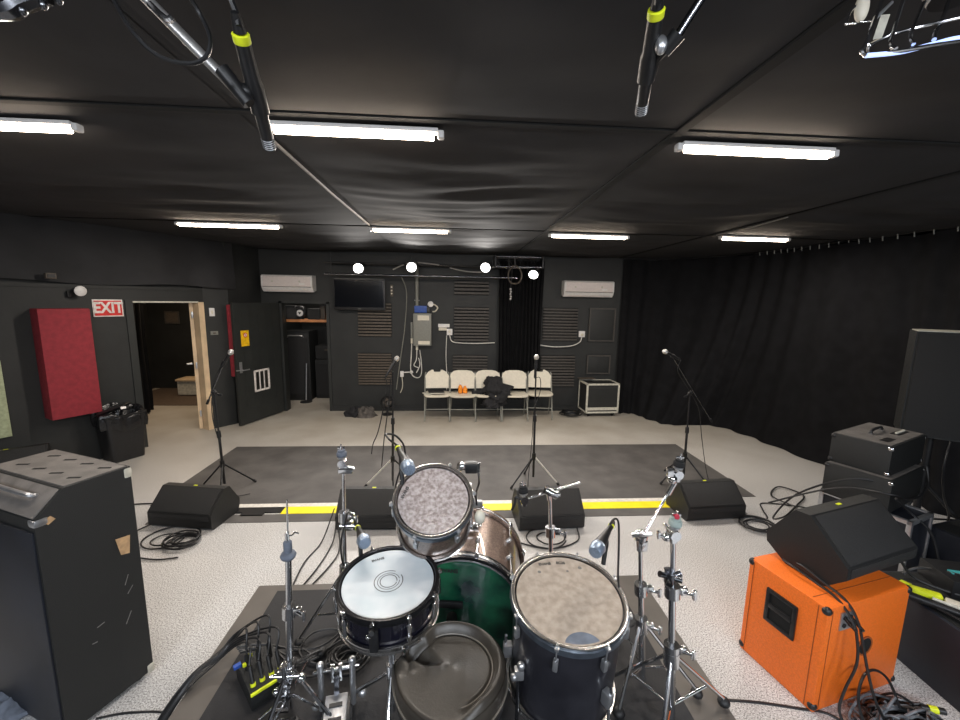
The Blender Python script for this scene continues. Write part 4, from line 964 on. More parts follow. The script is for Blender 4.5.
# ------------------------------------------------------------------ drum kit
RZ = .306
def drum(name, label, ctop, normal, R, depth, shell, head, lugs, hoop='hoopsteel', outer_hoop=None, lugm='chrome', rot0=0., hw=.5, bottom=True, cat='drum', headlabel=None):
    """ctop: centre of the top hoop plane; local +z is the head normal"""
    n = V(normal).normalized(); q = n.to_track_quat('Z', 'Y')
    t = thing(name, label, cat, V(ctop)-n*depth, rot=q.to_euler()); S = 64
    Rs = R-.012
    MB().lathe([(Rs, .006), (Rs, depth-.012), (Rs-.008, depth-.010), (Rs-.008, .006)], seg=S, close=True).build('shell', shell, t)
    MB().lathe([(0, depth-.011), (Rs-.018, depth-.011), (Rs-.008, depth-.009), (Rs-.002, depth-.014), (Rs-.002, depth-.022), (Rs, depth-.026)], seg=S).build('drumhead', head, t, label=headlabel)
    hp_ = [(R-.008, depth-.028), (R+.002, depth-.028), (R+.003, depth-.024), (R-.003, depth-.022), (R-.003, depth-.004), (R+.002, depth-.001), (R-.003, depth+.001), (R-.010, depth-.001), (R-.013, depth-.006), (R-.013, depth-.012), (R-.010, depth-.020)]
    MB().lathe(hp_, seg=S, close=True).build('rim', hoop, t)
    if outer_hoop: MB().lathe([(R-.002, depth-.034), (R+.005, depth-.034), (R+.005, depth-.012), (R-.002, depth-.012)], seg=S, close=True).build('outer_band', outer_hoop, t)
    if bottom: MB().lathe([(a, depth-b_) for a, b_ in hp_], seg=S, close=True).build('bottom_rim', 'hoopsteel', t)
    if depth > .2: MB().lathe([(R-.019, depth-.0108), (R-.0165, depth-.0090), (R-.014, depth-.0108)], seg=S, close=True).build('collar_line', 'hoopdark', t)
    for k in range(lugs):
        a = rot0+2*PI*k/lugs; c, s = math.cos(a), math.sin(a)
        lg = MB()
        if depth <= .2: lg.lathe([(0, -.038), (.007, -.034), (.009, -.02), (.0065, 0), (.009, .02), (.007, .034), (0, .038)], (c*(R+.004), s*(R+.004), depth*.5), (0, 0, 1), 12)
        else: lg.box((c*(R+.002), s*(R+.002), depth-.085), (.020, .018, .045), rz=a, bev=.005)
        L_ = lg.build('lug', lugm, t)
        rd = MB(); rd.cyl((c*(R+.006), s*(R+.006), depth*.55 if depth <= .2 else depth-.09), (c*(R+.006), s*(R+.006), depth+.002), .0026, seg=8)
        rd.box((c*(R+.005), s*(R+.005), depth-.008), (.020, .014, .010), rz=a, bev=.002); rd.cyl((c*(R+.006), s*(R+.006), depth), (c*(R+.006), s*(R+.006), depth+.009), .004, seg=6)
        rd.build('tension_rod', lugm, L_)
    return t
def localm(t): return t.matrix_basis
# snare
sn = drum('snare_drum', 'black snare drum with a white coated head on a chrome stand', (-.244, 1.414, .937), (0, -.072, 1), .191, .145, 'blackshell', 'head_white', 10, hoop='hoopdark', rot0=.2)
b = MB()
for r0, r1, a0, a1 in ((.030, .0335, 0, 6.1), (.040, .0425, .3, 6.4), (.052, .0555, 1.2, 6.9)):
    nseg = 48
    P_ = [(a0+(a1-a0)*k/nseg) for k in range(nseg+1)]
    for k in range(nseg):
        b.quad((r0*math.cos(P_[k]), r0*math.sin(P_[k]), .1348), (r1*math.cos(P_[k]), r1*math.sin(P_[k]), .1348), (r1*math.cos(P_[k+1]), r1*math.sin(P_[k+1]), .1348), (r0*math.cos(P_[k+1]), r0*math.sin(P_[k+1]), .1348))
b.build('centre_rings', 'head_ring', sn)
def onhead(t, depth, x, y, ang, body, size, m='ink', z=None):
    # x,y in the head plane, world-ish axes: project world X and Y on the head plane
    inv = t.matrix_basis.to_3x3().inverted(); X_ = inv @ V((1, 0, 0)); Y_ = inv @ V((0, 1, 0)) if abs((t.matrix_basis.to_3x3() @ V((0, 0, 1))).y) < .9 else inv @ V((0, 0, 1))
    X_.z = 0; Y_.z = 0; X_.normalize(); Y_ = (Y_-X_*Y_.dot(X_)).normalized()
    if X_.cross(Y_).z < 0: pass
    o = X_*x+Y_*y; o.z = z if z is not None else depth-.0100
    u = X_*math.cos(ang)+Y_*math.sin(ang); v = -X_*math.sin(ang)+Y_*math.cos(ang)
    return text_part(body, size, basis(o, u, v), m, t, 'head_lettering', ext=.0003, bold=.0006)
onhead(sn, .145, -.062, .118, rad(22), 'EVANS', .017, 'head_ring')
t = sn
MB().box((-.02, -.196, .075), (.03, .022, .09), bev=.004).cyl((-.02, -.205, .12), (-.02, -.225, .13), .008).build('strainer', 'black', sn)
MB().ball((-.035, -.214, .105), .008).build('strainer_knob', 'chrome', sn)
# snare stand
t = thing('snare_stand', 'chrome stand carrying the black snare drum', 'drum stand', (-.235, 1.40, RZ))
MB().cyl((-.235, 1.40, RZ+.06), (-.235, 1.40, .74), .013, seg=14).build('pole', 'chrome', t, world=True)
for a in (30, 150, 270):
    MB().cyl((-.235, 1.40, .55), (-.235+.22*math.cos(rad(a)), 1.40+.22*math.sin(rad(a)), RZ+.02), .009).build('leg', 'chrome', t, world=True)
    MB().tube(smooth_path([(-.235, 1.40, .73), (-.235+.14*math.cos(rad(a+25)), 1.40+.14*math.sin(rad(a+25)), .755), (-.235+.185*math.cos(rad(a+25)), 1.40+.185*math.sin(rad(a+25)), .78), (-.235+.196*math.cos(rad(a+25)), 1.40+.196*math.sin(rad(a+25)), .82)]), .007).build('basket_arm', 'chrome', t, world=True)
MB().cyl((-.235, 1.40, .52), (-.235, 1.40, .58), .022, seg=12).box((-.20, 1.39, .55), (.05, .014, .03), bev=.003).build('collar', 'chrome', t, world=True)
MB().ball((-.235, 1.40, .71), .024).box((-.235, 1.37, .70), (.02, .05, .05), bev=.004).build('tilter', 'chrome', t, world=True)
# floor tom
ft = drum('floor_tom', 'dark floor tom with a worn tan head, largest drum at the right', (.435, 1.327, .917), (0, -.142, 1), .2125, .43, 'charcoal', 'head_tan', 8, hoop='hoopsteel', outer_hoop='hoopblue', rot0=.35, lugm='satin')
onhead(ft, .43, -.055, .160, rad(4), 'EVANS', .017); onhead(ft, .43, .012, .163, rad(-4), 'EC2S', .017)
for k, (x, y, s) in enumerate(((-.085, .12, .007), (.085, .135, .008), (.03, .12, .005), (-.02, .06, .004), (.09, -.03, .004))):
    MB().cyl(ft.matrix_basis.inverted() @ (ft.matrix_basis @ V((x, y, .4195))), (x, y, .4197), s, seg=10).build('scuff', 'tolextop', ft) if k < 3 else None
MB().prism([(.062*math.cos(rad(k*7.5)), -.190+.048*math.sin(rad(k*7.5))) for k in range(0, 25)]+[(-.062+.124*k/12, -.190+.048*0-.006*math.sin(PI*k/12)) for k in range(1, 12)], .4188, .4198, 'z').build('muffling_pad', 'felt', ft)
for a in (60, 180, 300):
    c, s = math.cos(rad(a)), math.sin(rad(a)); n_ = ft.matrix_basis.to_3x3() @ V((0, 0, 1))
    p = ft.matrix_basis @ V((c*.228, s*.228, .14)); f = V((p.x+.02*c, p.y+.02*s, RZ+.012))
    lg = MB().cyl(ft.matrix_basis @ V((c*.226, s*.226, .24)), p-n_*.0, .006, seg=10).cyl(p, f, .006, seg=10).build('leg', 'chrome', ft, world=True)
    MB().cyl(f+V((0, 0, .03)), f+V((0, 0, -.006)), .014, seg=12).build('rubber_foot', 'rubber', lg, world=True).matrix_parent_inverse
    MB().box((c*.218, s*.218, .17), (.035, .03, .06), rz=rad(a), bev=.006).build('leg_bracket', 'satin', ft)
# rack tom
rt = drum('rack_tom', 'small tilted rack tom with a worn silvery head above the bass drum', (-.079, 1.54, 1.199), (0.02, -.5736, .819), .162, .235, 'sparkle', 'head_tom', 6, hoop='hoopsteel', outer_hoop='hoopblue', rot0=.1, lugm='satin')
onhead(rt, .235, -.118, .030, rad(68), 'EVANS', .018)
# bass drum
bc = V((.05, 1.62, .592)); bn = (V((.05, 1.62, .592))-V((.105, 2.06, .598))).normalized()
bd = thing('bass_drum', 'brown sparkle bass drum with a dark green batter head facing the camera', 'drum', bc-bn*.44, rot=bn.to_track_quat('Z', 'Y').to_euler())
R = .285; D_p = .44
MB().lathe([(.270, .01), (.270, D_p-.01), (.262, D_p-.008), (.262, .01)], seg=72, close=True).build('shell', 'sparkle', bd)
for z0, nm in ((D_p-.045, 'batter_hoop'), (.0, 'front_hoop')):
    MB().lathe([(.274, z0), (.287, z0), (.287, z0+.045), (.274, z0+.045)], seg=72, close=True).build(nm, 'sparkle' if z0 == 0 else 'hoopdark', bd)
    MB().lathe([(.2875, z0+.016), (.290, z0+.018), (.290, z0+.028), (.2875, z0+.030)], seg=72, close=True).build('hoop_inlay', 'hoopsteel', bd)
    MB().lathe([(.262, z0+.040 if z0 else z0+.003), (.274, z0+.043 if z0 else z0+.002), (.274, z0+.036 if z0 else z0+.01), (.262, z0+.034 if z0 else z0+.01)], seg=72, close=True).build('collar_ring', 'hoopsteel', bd)
MB().lathe([(0, D_p-.016), (.235, D_p-.016), (.255, D_p-.010), (.264, D_p-.014), (.266, D_p-.022)], seg=72).build('batter_head', 'head_green', bd)
MB().lathe([(0, .016), (.255, .014), (.266, .018)], seg=72).build('front_head', 'black', bd)
inv = bd.matrix_basis.to_3x3().inverted(); up_ = inv @ V((0, 0, 1)); up_.z = 0; up_.normalize(); rt_ = inv @ V((1, 0, 0)); rt_.z = 0; rt_.normalize()
for k in range(10):
    a = PI*2*k/10+.12; c = rt_*math.cos(a)+up_*math.sin(a)
    for z0, s in ((D_p-.022, 1), (.022, -1)):
        lg = MB().cyl(c*.294+V((0, 0, z0+.012*s)), c*.286+V((0, 0, z0-.16*s)), .0035, seg=8).build('tension_rod', 'chrome', bd)
        MB().box(c*.291+V((0, 0, z0)), (.020, .020, .030), rz=math.atan2(c.y, c.x), bev=.004).build('claw', 'chrome', bd)
        MB().cyl(c*.268+V((0, 0, z0-.13*s)), c*.294+V((0, 0, z0-.13*s)), .012, .009, 12).build('lug', 'satin', bd)
text_part('EVANS', .026, basis(rt_*-.065+up_*.205+V((0, 0, D_p-.0125)), rt_, up_), 'ink', bd, 'head_lettering', ext=.0004, bold=.001)
MB().box(rt_*-.055+up_*.045+V((0, 0, D_p-.004)), (.11, .034, .016), rz=math.atan2(rt_.y, rt_.x), bev=.008).build('beater_patch', 'rubber', bd)
for s in (-1, 1):
    p0 = bd.matrix_basis @ (rt_*.25*s+up_*-.12+V((0, 0, .10))); MB().cyl(p0, (p0.x+.12*s, p0.y+.05, RZ+.01), .009).build('spur', 'chrome', bd, world=True)
t = thing('tom_mount', 'chrome tom mount joining rack tom and bass drum', 'drum hardware', (.09, 1.84, .875))
MB().cyl((.09, 1.84, .872), (.09, 1.84, 1.06), .0125).build('post', 'chrome', t, world=True); MB().box((.09, 1.84, .885), (.07, .06, .025), bev=.006).build('base_plate', 'chrome', t, world=True)
MB().cyl((.09, 1.84, 1.05), (.02, 1.74, 1.10), .011).ball((.09, 1.84, 1.05), .026).build('arm', 'chrome', t, world=True)
MB().box((.12, 1.82, 1.02), (.05, .03, .03), bev=.006).box((.06, 1.80, 1.12), (.06, .03, .03), bev=.006).build('clamp', 'satin', t, world=True)
t = thing('tom_bracket', 'chrome and black clamp at the upper right rim of the rack tom', 'drum hardware', (0.08, 1.689, 1.266))
MB().box((0.08, 1.689, 1.266), (.055, .05, .045), bev=.008).build('block', 'black', t, world=True)
MB().cyl((0.026, 1.673, 1.273), (0.057, 1.69, 1.266), .020, .015).cyl((0.111, 1.689, 1.284), (0.111, 1.683, 1.245), .010).ball((0.039, 1.673, 1.278), .018).build('wing_screw', 'chrome', t, world=True)
MB().tube(smooth_path([(0.111, 1.685, 1.253), (0.117, 1.695, 1.192), (0.106, 1.726, 1.119), (0.112, 1.737, 1.059)]), .005).build('cable_lead', 'darkchrome', t, world=True)
MB().ball((0.11, 1.505, 1.132), .022, (1, 1, 1.3)).build('rim_wing_nut', 'label', t, world=True)
# drum microphones
def dmic(label, head, tail_, pts, lb2):
    head = V(head); d = V(tail_)-head; t, e_ = microphone('drum_microphone', label, head, d, 'drum', True)
    d.normalize(); x, y, _ = frame(d)
    MB().tube(smooth_path([head+d*.10-V((0, 0, .02)), head+d*.11-V((0, 0, .05)), head+d*.10-V((0, 0, .085)), head+d*.09-V((0, 0, .12))]), .009).box(head+d*.075-V((0, 0, .018)), (.03, .03, .03), bev=.004).build('rim_clip', 'black', t, world=True)
    cable('microphone_cable', lb2, [e_]+[V(p) for p in pts], .0042)
dmic('blue-grilled drum microphone at the top left rim of the rack tom', (-0.171, 1.457, 1.369), (-0.216, 1.574, 1.383), [(-0.256, 1.574, 1.434), (-0.279, 1.617, 1.445), (-0.243, 1.652, 1.424), (-0.215, 1.692, 1.364), (-0.221, 1.731, 1.284), (-0.263, 1.765, 1.149), (-0.271, 1.741, 0.989)], 'black cable arching up from the rack tom microphone')
dmic('blue-grilled drum microphone behind the snare drum, right of the cymbal stand', (-0.349, 1.482, 1.052), (-0.397, 1.603, 1.026), [(-0.422, 1.595, 1.095), (-0.445, 1.636, 1.09), (-0.474, 1.689, 1.023), (-0.495, 1.682, 0.834), (-.45, 1.9, .33)], 'black cable curving off the snare drum microphone')
dmic('blue-grilled drum microphone at the right rim of the floor tom', (0.527, 1.312, 1.11), (0.582, 1.38, 1.117), [(0.589, 1.358, 1.179), (0.612, 1.378, 1.187), (0.631, 1.385, 1.175), (0.635, 1.377, 1.122), (0.633, 1.358, 0.989), (0.655, 1.396, 0.785), (.72, 1.75, .33)], 'black cable arching over from the floor tom microphone')

# ------------------------------------------------------------------ cymbal stands
def cstand(name, label, base, top, legs=(90, 210, 330), r=.0150, joints=(.35, .65), legr=.28, hz=.30, cat='cymbal stand'):
    base, top = V(base), V(top); t = thing(name, label, cat, base); up = (top-base); Lg = up.length; up.normalize()
    zs = [0.02]+[j*Lg for j in joints]+[Lg]
    for k in range(len(zs)-1):
        rk = r*(1-.2*k)
        MB().cyl(base+up*zs[k], base+up*(zs[k+1]+.01), rk, seg=16).build('tube_section', 'chrome', t, world=True)
        if k: 
            c = base+up*zs[k]; j = MB(); j.cyl(c-up*.028, c+up*.022, r*1.75, seg=16); j.box(c+V((r*2.4, -.006, 0)), (.030, .022, .030), bev=.005); j.cyl(c+V((r*2, -.01, 0)), c+V((r*2+.035, -.03, 0)), .006); j.box(c+V((r*2+.038, -.032, 0)), (.014, .012, .040), bev=.004)
            j.build('height_clamp', 'chrome', t, world=True)
    for a in legs:
        ca, sa = math.cos(rad(a)), math.sin(rad(a)); f = V((base.x+legr*ca, base.y+legr*sa, base.z+.02)); h_ = base+up*hz
        lg = MB()
        x = V((-sa, ca, 0))*.008
        lg.tube([h_+V((ca, sa, 0))*.02, f+V((0, 0, .012))], .008); lg.tube([base+up*.08, base+V((legr*.6*ca, legr*.6*sa, hz*.42))], .0055)
        L_ = lg.build('leg', 'chrome', t, world=True)
        d = (f-h_).normalized(); MB().ball(f-d*.0, .021, (1.2, 1.2, .95), 12).build('rubber_foot', 'rubber', t, world=True)
    MB().cyl(base+up*(hz-.03), base+up*(hz+.03), r*1.8, seg=16).build('leg_collar', 'chrome', t, world=True)
    return t
def tilter(t, p, d=(0, 0, 1), felt='felt', ang=20):
    """cymbal tilter: ratchet body, sleeve, felts and wing nut"""
    p = V(p); d = V(d).normalized(); x, y, _ = frame(d)
    MB().cyl(p-x*.02, p+x*.02, .020, seg=16).box(p-d*.018, (.026, .026, .034), bev=.005).cyl(p+x*.018, p+x*.045, .006).box(p+x*.05, (.012, .040, .014), bev=.004).build('tilter', 'chrome', t, world=True)
    MB().cyl(p+d*.01, p+d*.095, .0045, seg=10).build('threaded_rod', 'chrome', t, world=True)
    MB().lathe([(0, .026), (.020, .026), (.020, .032), (.008, .036), (0, .036)], p, d, 18).build('metal_washer', 'satin', t, world=True)
    MB().lathe([(0, .036), (.023, .036), (.024, .040), (.024, .054), (.022, .058), (0, .058)], p, d, 20).build('felt', felt, t, world=True)
    MB().lathe([(0, .058), (.018, .058), (.018, .068), (0, .068)], p, d, 20).build('upper_felt', felt, t, world=True)
    MB().lathe([(0, .068), (.009, .068), (.009, .080), (0, .080)], p, d, 12).box(p+d*.078, (.036, .006, .012), bev=.003).build('wing_nut', 'chrome', t, world=True)
# hi-hat stand
bx = V((-.665, 1.47, RZ))
t = cstand('hi_hat_stand', 'chrome hi-hat stand with a bare rod and no cymbals at the left', bx, (-0.637, 1.47, 0.987), joints=(.68,), legs=(80, 262, 335), legr=.26, hz=.20, cat='hi-hat stand')
hb = V((-0.637, 1.47, 0.987))
MB().lathe([(0, .0), (.014, 0), (.026, .010), (.030, .020), (.025, .030), (.014, .034), (0, .034)], hb, (0, 0, 1), 24).build('cymbal_seat', 'felt', t, world=True, label='grey cymbal seat cup')
MB().lathe([(0, .034), (.014, .034), (.016, .045), (.016, .075), (.012, .08), (0, .08)], hb, (0, 0, 1), 20).build('felt', 'felt', t, world=True)
MB().cyl(hb+V((0, 0, .0)), (-0.63, 1.47, 1.236), .0035, seg=10).build('pull_rod', 'chrome', t, world=True)
MB().tube(smooth_path([hb+V((.0, 0, .10)), hb+V((.02, 0, .105)), hb+V((.03, 0, .115)), hb+V((.045, .0, .11))], 5), .003).cyl(hb+V((0, 0, .085)), hb+V((0, 0, .115)), .008).build('spring_clip', 'chrome', t, world=True)
b = MB(); b.box((-.665, 1.46, .50), (.06, .05, .05), bev=.006); b.cyl((-.72, 1.44, .50), (-.61, 1.44, .50), .008); b.ball((-.60, 1.44, .49), .018); b.box((-.665, 1.45, .43), (.05, .05, .06), bev=.006); b.ball((-.70, 1.44, .43), .016); b.cyl((-.665, 1.44, .34), (-.665, 1.44, .55), .012)
b.build('leg_hub', 'chrome', t, world=True)
MB().cyl((-.665, 1.45, .40), (-.77, 1.38, .35), .005).build('spike_leg', 'chrome', t, world=True)
b = MB(); b.box((-.665, 1.24, RZ+.05), (.08, .26, .008), rx=rad(14), bev=.003)
for k in range(4): b.box((-.665, 1.22+.06*k, RZ+.037+.015*k), (.05, .012, .012), rx=rad(14))
b.build('footboard', 'darkchrome', t, world=True); MB().box((-.665, 1.26, RZ+.01), (.11, .34, .012), bev=.003).build('base_plate', 'black', t, world=True)
MB().cyl((-.70, 1.42, RZ+.02), (-.70, 1.30, RZ+.10), .007).cyl((-.63, 1.42, RZ+.02), (-.63, 1.30, RZ+.10), .007).build('frame_rod', 'rubber', t, world=True)
# bass drum pedal, left slave unit
px = V((-0.461, 1.446, 0.42))
def pedal(name, label, o, rz):
    t = thing(name, label, 'drum pedal', o, rz)
    MB().box((0, -.12, .008), (.12, .34, .012), bev=.003).build('base_plate', 'black', t)
    b = MB(); b.box((0, -.13, .055), (.085, .27, .010), rx=rad(12), bev=.003); b.build('footboard', 'satin', t)
    b = MB()
    for k in range(5): b.box((0, -.24+.05*k, .040+.0106*k), (.050, .014, .006), rx=rad(12))
    b.build('tread_slots', 'black', t)
    for s in (-1, 1):
        p = MB().tube([(s*.062, .02, .01), (s*.062, .02, .21)], .012, 12).ball((s*.062, .02, .215), .015).build('post', 'satin', t)
    MB().cyl((-.09, .02, .185), (.09, .02, .185), .007).build('axle', 'chrome', t)
    MB().box((-.015, .02, .17), (.014, .02, .07), bev=.003).box((.015, .02, .17), (.014, .02, .07), bev=.003).cyl((.0, .02, .185), (0, .05, .09), .009).build('cam', 'chrome', t)
    MB().box((0, -.0, .12), (.018, .008, .10)).build('chain', 'darkchrome', t)
    MB().ball((.10, .02, .05), .018).ball((-.085, .02, .03), .016).build('spring_knob', 'satin', t)
    return t
pedal('drum_pedal', 'silver drum pedal with twin posts between hi-hat stand and snare', (-.468, 1.452, RZ), rad(10))
t2 = pedal('drum_pedal', 'bass drum pedal mostly hidden under the stool and snare', (.0, 1.50, RZ), 0)
MB().cyl((0, .02, .185), (0, .07, .30), .005).build('beater_rod', 'chrome', t2); MB().lathe([(0, -.025), (.022, -.025), (.025, 0), (.022, .025), (0, .025)], (0, .075, .30), (0, 1, 0), 18).build('beater', 'feltk', t2)
# left cymbal stand
t = cstand('cymbal_stand', 'straight chrome cymbal stand with a grey felt, left of the rack tom', (-.555, 1.90, RZ), (-0.536, 1.9, 1.165), joints=(.38, .72), legs=(90, 210, 330), legr=.22)
tilter(t, (-0.54, 1.9, 1.201), (-.05, 0, 1)); b = MB(); b.box((-0.524, 1.9, 1.165), (.07, .03, .03), bev=.006); b.cyl((-0.562, 1.9, 1.196), (-0.486, 1.9, 1.17), .009); b.build('ratchet', 'chrome', t, world=True)
MB().box((-0.524, 1.9, 0.874), (.05, .04, .045), bev=.008).cyl((-0.557, 1.88, 0.881), (-0.479, 1.88, 0.88), .011).build('mic_clamp', 'chrome', t, world=True)
# centre cymbal stand (boom held level)
t = cstand('cymbal_stand', 'chrome cymbal stand with a slanting boom arm in front of the middle monitor', (.53, 1.86, RZ), (0.498, 1.9, 1.008), joints=(.4, .74), legs=(60, 180, 300), legr=.2)
MB().cyl((0.381, 1.86, 1.025), (0.671, 1.96, 1.056), .0065, seg=12).build('boom', 'chrome', t, world=True)
b = MB(); b.cyl((0.465, 1.88, 1.056), (0.529, 1.88, 1.023), .018).ball((0.507, 1.9, 1.035), .021).box((0.523, 1.88, 1.034), (.04, .03, .025), bev=.006); b.cyl((0.475, 1.88, 1.078), (0.488, 1.88, 1.002), .009); b.build('boom_clamp', 'chrome', t, world=True)
tilter(t, (0.356, 1.86, 1.02), (-.12, 0, 1), 'feltk'); MB().tube(smooth_path([(0.346, 1.86, 1.015), (0.315, 1.86, 1.031), (0.311, 1.86, 0.999), (0.297, 1.86, 0.962)]), .007).build('memory_sleeve', 'rubber', t, world=True)
# right cymbal stand with long boom
t = cstand('cymbal_stand', 'tall chrome cymbal stand with a long boom, left one of the right pair', (.86, 1.52, RZ), (0.795, 1.52, 1.001), joints=(.42, .68), legs=(100, 220, -20), legr=.22)
MB().cyl((0.795, 1.52, 1.001), (0.962, 1.62, 1.17), .0058, seg=12).build('boom', 'chrome', t, world=True)
MB().cyl((0.958, 1.62, 1.16), (0.985, 1.62, 1.216), .012, seg=12).build('boom_end', 'chrome', t, world=True)
b = MB(); b.cyl((0.744, 1.5, 1.042), (0.829, 1.5, 1.045), .010); b.ball((0.797, 1.52, 1.024), .028); b.box((0.8, 1.52, 0.987), (.045, .045, .05), bev=.008); b.build('boom_clamp', 'chrome', t, world=True)
tilter(t, (0.991, 1.62, 1.254), (.10, 0, 1), 'feltk'); b = MB(); b.ball((0.964, 1.61, 1.236), .022).cyl((0.942, 1.61, 1.278), (1.004, 1.61, 1.249), .010).box((0.946, 1.6, 1.273), (.03, .02, .04), bev=.005); b.build('ratchet', 'chrome', t, world=True)
# right straight stand
t = cstand('cymbal_stand', 'straight chrome cymbal stand with pale felt, right one of the right pair', (.895, 1.345, RZ), (0.841, 1.36, 1.107), joints=(.42, .74), legs=(12, 140, 232), legr=.27, r=.0165)
tilter(t, (0.841, 1.36, 1.132), (.05, 0, 1), 'feltg'); MB().ball(V((0.842, 1.35, 1.207)), .010, (1, .6, 1.2)).build('red_felt_tab', 'redfelt', t, world=True)
b = MB(); c = V((0.835, 1.35, 0.959))
b.cyl(c-V((0, 0, .02)), c+V((0, 0, .02)), .020, seg=16)
for a in (20, 100, 160, 250, 330): b.cyl(c, c+V((math.cos(rad(a))*.045, -.01+.02*math.sin(rad(a)), .022*math.sin(rad(a))+.01)), .0085, .012)
b.build('multi_clamp', 'darkchrome', t, world=True)
b = MB(); c = V((0.812, 1.36, 1.12)); b.ball(c, .016).cyl(c, c+V((-.03, 0, .01)), .008).box(c+V((-.03, 0, .01)), (.012, .014, .03), bev=.003); b.build('side_wing_nut', 'chrome', t, world=True)

# ------------------------------------------------------------------ stool
t = thing('drum_stool', 'black vinyl saddle drum stool with worn edges, nearest to the camera', 'stool', (-.0, 1.16, RZ))
ZC = .772
def seat_r(a):
    # outline radius; a measured from +x
    r = .190
    d = (a-rad(168)+PI) % (2*PI)-PI
    r += .012*math.exp(-(d/.35)**2)
    d2 = (a-rad(133)+PI) % (2*PI)-PI
    r -= .022*math.exp(-(d2/.22)**2)
    d3 = (a-rad(270)+PI) % (2*PI)-PI
    r += .02*math.exp(-(d3/.6)**2)
    return r
def seat(u, v):
    a = 2*PI*u; R_ = seat_r(a)
    k = v/.80*.97 if v < .80 else .97+.03*math.sin((v-.8)/.2*PI*.9)
    r = R_*k; x, y = r*math.cos(a), r*math.sin(a); kk = min(1, k)
    # the padded roll runs round the back and right; the front left stays flat
    d = abs((a-rad(235)+PI) % (2*PI)-PI); roll = min(1, max(0, (d-rad(38))/rad(30))); roll = roll*roll*(3-2*roll)
    z = ZC+.024*math.exp(-((kk-.87)/.09)**2)*roll-.011*math.exp(-((kk-.725)/.035)**2)*roll
    z -= .085*((v-.8)/.2)**1.3 if v >= .80 else .018*max(0, (kk-.90)/.10)**2
    fall = 1 if v < .8 else max(0, 1-(v-.8)*6)
    tx, ty = x+.03, y-.008; ca, sa = math.cos(rad(158)), math.sin(rad(158))
    al = tx*ca+ty*sa; pe = -tx*sa+ty*ca
    if al > 0: z -= .034*math.exp(-((pe-.0)/(.008+.26*al))**2)*min(1, al/.06)*fall
    # raised lobe at the outer end of the dip
    z += .022*math.exp(-((x+.135)/.035)**2-((y-.012)/.020)**2)*fall
    z += .006*math.cos(a-rad(250))
    return (x, y+.035, z-RZ)
MB().grid(seat, 160, 70, closeu=True).build('cushion', 'leather', t)
b = MB(); pts = []
for k in range(150):
    a = rad(-85)+rad(200)*k/149; r = seat_r(a)*.735; pts.append((r*math.cos(a), r*math.sin(a)+.035, ZC-RZ-.004+.006*math.cos(a-rad(250))))
b.tube(pts, .0028, 6); b.build('piping', 'piping', t)
pts = []
for k in range(120):
    a = 2*PI*k/120; r = seat_r(a)*1.003; pts.append((r*math.cos(a), r*math.sin(a)+.035, ZC-RZ-.045))
MB().tube(pts, .004, 6, closed=True).build('edge_piping', 'piping', t)
loft([[(seat_r(2*PI*k/64)*f*math.cos(2*PI*k/64), seat_r(2*PI*k/64)*f*math.sin(2*PI*k/64)+.035, z) for k in range(64)] for f, z in ((.9, ZC-RZ-.105), (.98, ZC-RZ-.095), (.98, ZC-RZ-.075))], True, True).build('underside', 'rubber', t)
MB().cyl((0, .03, .10), (0, .03, .38), .016).build('post', 'chrome', t)
for a in (30, 150, 270): MB().cyl((0, .03, .25), (.22*math.cos(rad(a)), .03+.22*math.sin(rad(a)), .012), .010).build('leg', 'chrome', t)

# floor tom side clamp (leg bracket in the gap beside the stool)
t = thing('microphone_clamp', 'small clamp stand between stool and floor tom', 'clamp stand', (.245, 1.27, RZ))
MB().cyl((.245, 1.27, RZ), (.245, 1.27, .66), .007).build('rod', 'darkchrome', t, world=True); MB().lathe([(0, 0), (.05, 0), (.05, .012), (.01, .02), (0, .02)], (.245, 1.27, RZ)).build('foot', 'black', t, world=True)
MB().box((.245, 1.26, .66), (.035, .03, .04), bev=.006).ball((.25, 1.25, .70), .015).ball((.225, 1.25, .655), .013).build('head', 'satin', t, world=True)

# ------------------------------------------------------------------ big bass cabinet, left
ua = V((-.42, -.907, 0)).normalized(); wa = V((ua.y, -ua.x, 0)); wa = wa if wa.x < 0 else -wa     # ua: towards the rear, wa: away to the left
t = thing('bass_cabinet', 'large scuffed black bass cabinet standing at the left edge', 'speaker cabinet', (-1.585, 1.972, 0), math.atan2(-wa.y, -wa.x)+rad(2))
# local x runs right->  (so the cabinet spans x from -.62 to 0), local y: front is +y, the rear (handle side) is -y
Hc = 1.165; Dp = .355; Wc = .60
b = MB(); b.prism([(0, 0.03), (0, Hc), (-.255, Hc), (-Dp, Hc-.10), (-Dp, .03)], -Wc, 0, 'x'); b.bevel(.008)
b.build('cabinet', 'tolex', t)
MB().box((-Wc/2, -.128, Hc+.002), (Wc-.02, .235, .006), bev=.002).build('top_panel', 'tolextop', t)
MB().box((-Wc/2, -Dp-.003, .52), (Wc-.03, .010, .98), bev=.003).build('rear_panel', 'tolexb', t)
